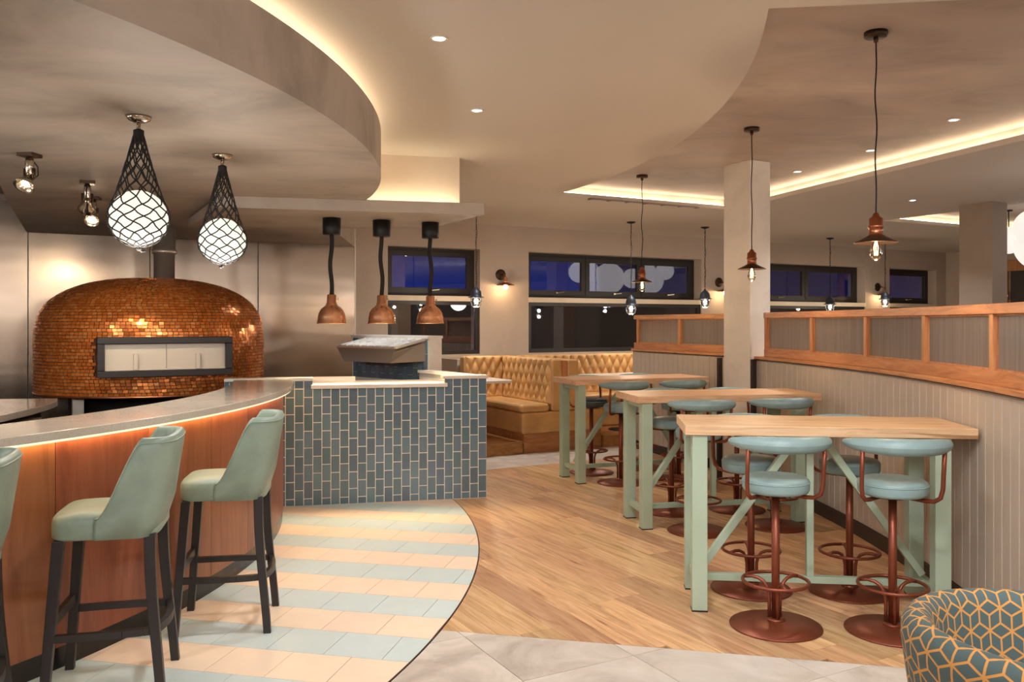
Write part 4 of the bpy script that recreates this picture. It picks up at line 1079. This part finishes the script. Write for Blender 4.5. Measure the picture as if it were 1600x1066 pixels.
# --- wall sconces
def sconce(label, px, z):
    s = sofpx(px); t = thing('wall_sconce', label, 'wall light', (*wp(s, 0), z), BW, 'copper wall lights between the windows')
    obj('back_plate', MB().lathe([(0, 0), (.082, 0), (.082, .012), (.07, .022), (.03, .024), (0, .024)], 32, Matrix.Rotation(pi/2, 4, 'X')), M_bronze, t)
    obj('arm', MB().tube([(0, -.02, 0), (0, -.10, .0), (0, -.145, -.012), (0, -.16, -.05)], .009, 8), M_copperd, t)
    obj('lamp_holder', MB().lathe([(.012, -.04), (.024, -.05), (.03, -.10), (.042, -.12), (.03, -.125)], 20, Matrix.Translation((0, -.16, 0))), M_copper, t)
    obj('shade', MB().lathe([(.035, -.118), (.06, -.128), (.13, -.158), (.132, -.163), (.06, -.136), (.03, -.128)], 32, Matrix.Translation((0, -.16, 0))), M_copperd, t)
    obj('bulb', MB().sphere((0, -.16, -.185), .034, 14, 10), M_esconce, t)
    p = Vector(wp(s, .17)); lamp('POINT', (p.x, p.y, z-.20), 3.6, (1, .62, .32), .035)
sconce('copper wall light between the left window and the three part window', 782, 2.315); sconce('copper wall light half hidden by the plaster pillar', 1123, 2.30); sconce('farthest copper wall light, beside the single small window', 1371, 2.30)
# --- track spots under the soffit
def spot(label, x, y, tgt, first=[None]):
    zb = ZS; t = thing('spotlight', label, 'spotlight', (x, y, zb), 0, 'small adjustable spotlights on the soffit')
    d = (Vector(tgt)-Vector((x, y, zb-.17))).normalized(); rz = atan2(d.y, d.x); t.rotation_euler = (0, 0, rz); el = asin(-d.z)
    obj('base', MB().box(-.05, .05, -.05, .05, -.022, 0), M_bronze, t, bevel=.002)
    obj('stem', MB().lathe([(.014, -.022), (.022, -.03), (.026, -.06), (.024, -.12), (.014, -.135)], 14), M_chrome, t)
    obj('yoke', MB().tube([(0, -.032, -.09), (0, -.034, -.15), (0, 0, -.165), (0, .034, -.15), (0, .032, -.09)], .007, 8), M_bronze, t)
    M = Matrix.Translation((.02, 0, -.165)) @ Matrix.Rotation(pi/2+el, 4, 'Y')
    obj('reflector', MB().lathe([(.016, -.055), (.022, -.03), (.03, .0), (.05, .025), (.06, .055), (.056, .055), (.045, .027), (.02, .005), (0, 0)], 28, M), M_chrome, t)
    obj('lens', MB().lathe([(0, .026), (.02, .026), (.02, .034), (0, .036)], 16, M), M_espot, t)
    obj('cable', MB().tube([(-.02, 0, -.03), (-.06, .01, -.07), (-.065, .01, -.12), (-.02, .0, -.165)], .004, 6), M_rope, t)
    e = Vector((x, y, zb-.165))+d*.09
    lamp('SPOT', tuple(e), 22, (1, .86, .66), .04, tgt, 85, .8)
spot('leftmost spotlight under the soffit, angled down left', -2.93, 5.15, (-3.05, 4.1, 1.1)); spot('middle spotlight of three under the soffit, turned to the oven', -3.08, 6.15, (-3.9, 7.6, 1.5)); spot('lowest of the three small soffit spotlights, lens facing the room', -3.42, 6.93, (-3.0, 5.2, .9))
for p_ in ((-3.3, 6.0, 2.5), (-2.7, 6.1, 2.5)): lamp('SPOT', p_, 16, (1, .88, .7), .06, (-3.5, 8.0, 1.25), 50, .8)  # added lamps with no fitting of their own, to brighten the oven front
# --- recessed downlights
def downlight(label, x, y, z, power=None, ang=105, tilt=0, thing_ok=True):
    t = thing('downlight', label, 'downlight', (x, y, z), 0, 'recessed ceiling downlights')
    obj('trim_ring', MB().lathe([(.032, -.001), (.034, -.006), (.046, -.005), (.048, 0), (.032, 0)], 28, closed=True), M_white, t)
    obj('lens', MB().lathe([(0, -.003), (.032, -.003), (.032, .0), (0, 0)], 24), M_edown, t)
    lamp('SPOT', (x, y, z-.02), power or P_DOWN, COOL, .06, (x, y+tilt, 0), ang, .8)
for lb, x, y, z in (('brighter downlight in the smooth ceiling right of the curved soffit', (686-800)/1325*4.31, 4.31, ZC), ('small downlight in the smooth ceiling above the pass bulkhead', (745.5-800)/1325*5.77, 5.77, ZC),
                    ('downlight nearest the camera in the raised tray', (1490-800)/1325*6.667, 6.667, ZT), ('downlight beside the nearest edison pendant cord', (1360-800)/1325*7.85, 7.85, ZT), ('farthest downlight in the tray, right of the pillar', (1246-800)/1325*8.945, 8.945, ZT),
                    ('downlight beyond the tray, left of the far pillar', (1426-800)/1325*10.0, 10.0, ZC)):
    downlight(lb, x, y, z)
# unseen ceiling spots without fittings, added as fill above and behind the viewer
k = 0
for x in (-3.9, -1.9, .1, 2.1, 4.4, 7.0):
    for y in (2.6, .6, -1.4, -3.0):
        if x < -1.2 and y > .3: continue
        lamp('SPOT', (x, y, ZC-.02), 46, COOL, .12, (x, y+.6, 0), 140, .9)
for x, y in ((5.5, 6.5), (7.5, 8.0), (6.0, 3.0), (8.5, 12.5), (4.2, 12.5), (6.6, 14.6), (2.0, 12.0), (-.2, 10.6), (-1.6, 9.6)): lamp('SPOT', (x, y, ZC-.02), 48 if x < 3 else 28, COOL, .1, (x, y, 0), 130, .9)  # added spots, no fittings: brighten the right dining area and the booths
for x, y, z, p in ((-1.0, -1.6, 2.2, 60), (2.4, -1.4, 2.2, 60), (5.6, -1.0, 2.2, 60), (6.2, 3.6, 2.2, 26), (5.8, 7.4, 2.1, 10), (-4.6, 2.2, 2.1, 45), (9.5, 9.5, 2.2, 14), (-4.6, 3.9, 2.3, 16)):
    lamp('POINT', (x, y, z), p, COOL, .2)  # bare fill points added to raise the ambient light, no pendants modelled
for a_, b_, p_ in (((.9, 2.2, 3.03), (2.6, 4.7, .6), 75), ((1.3, 1.2, 3.03), (2.5, 3.6, .7), 60), ((-.2, 1.6, 3.03), (1.6, 4.6, .6), 50)): lamp('SPOT', a_, p_, COOL, .1, b_, 75, .9)  # added out-of-view spots that wash the partition and near tables
# --- cluster of big white globes in the second tray, far right
def mirror_pt(px, py, Yv):                                    # globes placed where the windows mirror them
    v = Vector(((px-800)/1325*Yv, Yv)); k = NN.dot(v)-WALLC; q = v-NN*(2*k); return (q.x, q.y, 1.6+(505-py)/1325*Yv)
def mirror_depth(px, direct):
    lo, hi = 15.0, 26.0
    f = lambda Yv: (lambda q: 800+1325*q[0]/q[1]-direct)(mirror_pt(px, 430, Yv))
    for _ in range(60):
        m = (lo+hi)/2
        if f(lo)*f(m) <= 0: hi = m
        else: lo = m
    return (lo+hi)/2
GL = [(920, 424, 1616, .24, 'white globe pendant at the right picture edge, next to the far pillar'), (937, 420, 1704, .20, 'small white globe pendant, second from the left in the window reflection'), (950, 437, 1776, .33, 'white globe pendant, third from the left in the window reflection'), (968, 434, 1632, .36, 'largest white globe pendant of the cluster reflected in the window'), (1004, 434, 1752, .24, 'white globe pendant just right of the middle in the window reflection'), (1030, 423, 1576, .19, 'small white globe pendant half hidden by the far pillar'), (1034, 438, 1636, .30, 'large low white globe pendant at right in the window reflection'), (1056, 422, 1740, .22, 'white globe pendant rightmost of the cluster reflected in the window')]
GL = [(p, y, mirror_depth(p, d), r, w) for p, y, d, r, w in GL]
for i, (px, py, Yv, r, w) in enumerate(GL):
    x, y, z = mirror_pt(px, py, Yv); t = thing('globe_pendant', w, 'pendant lamp', (x, y, z), 0, 'white globe cluster by the far pillar')
    obj('globe', MB().sphere((0, 0, 0), r, 32, 20), M_eball, t); obj('stem', MB().tube([(0, 0, r), (0, 0, ZT-z)], .008, 8), M_black, t); obj('canopy', MB().lathe([(.05, ZT-z-.02), (.05, ZT-z)], 20), M_black, t)
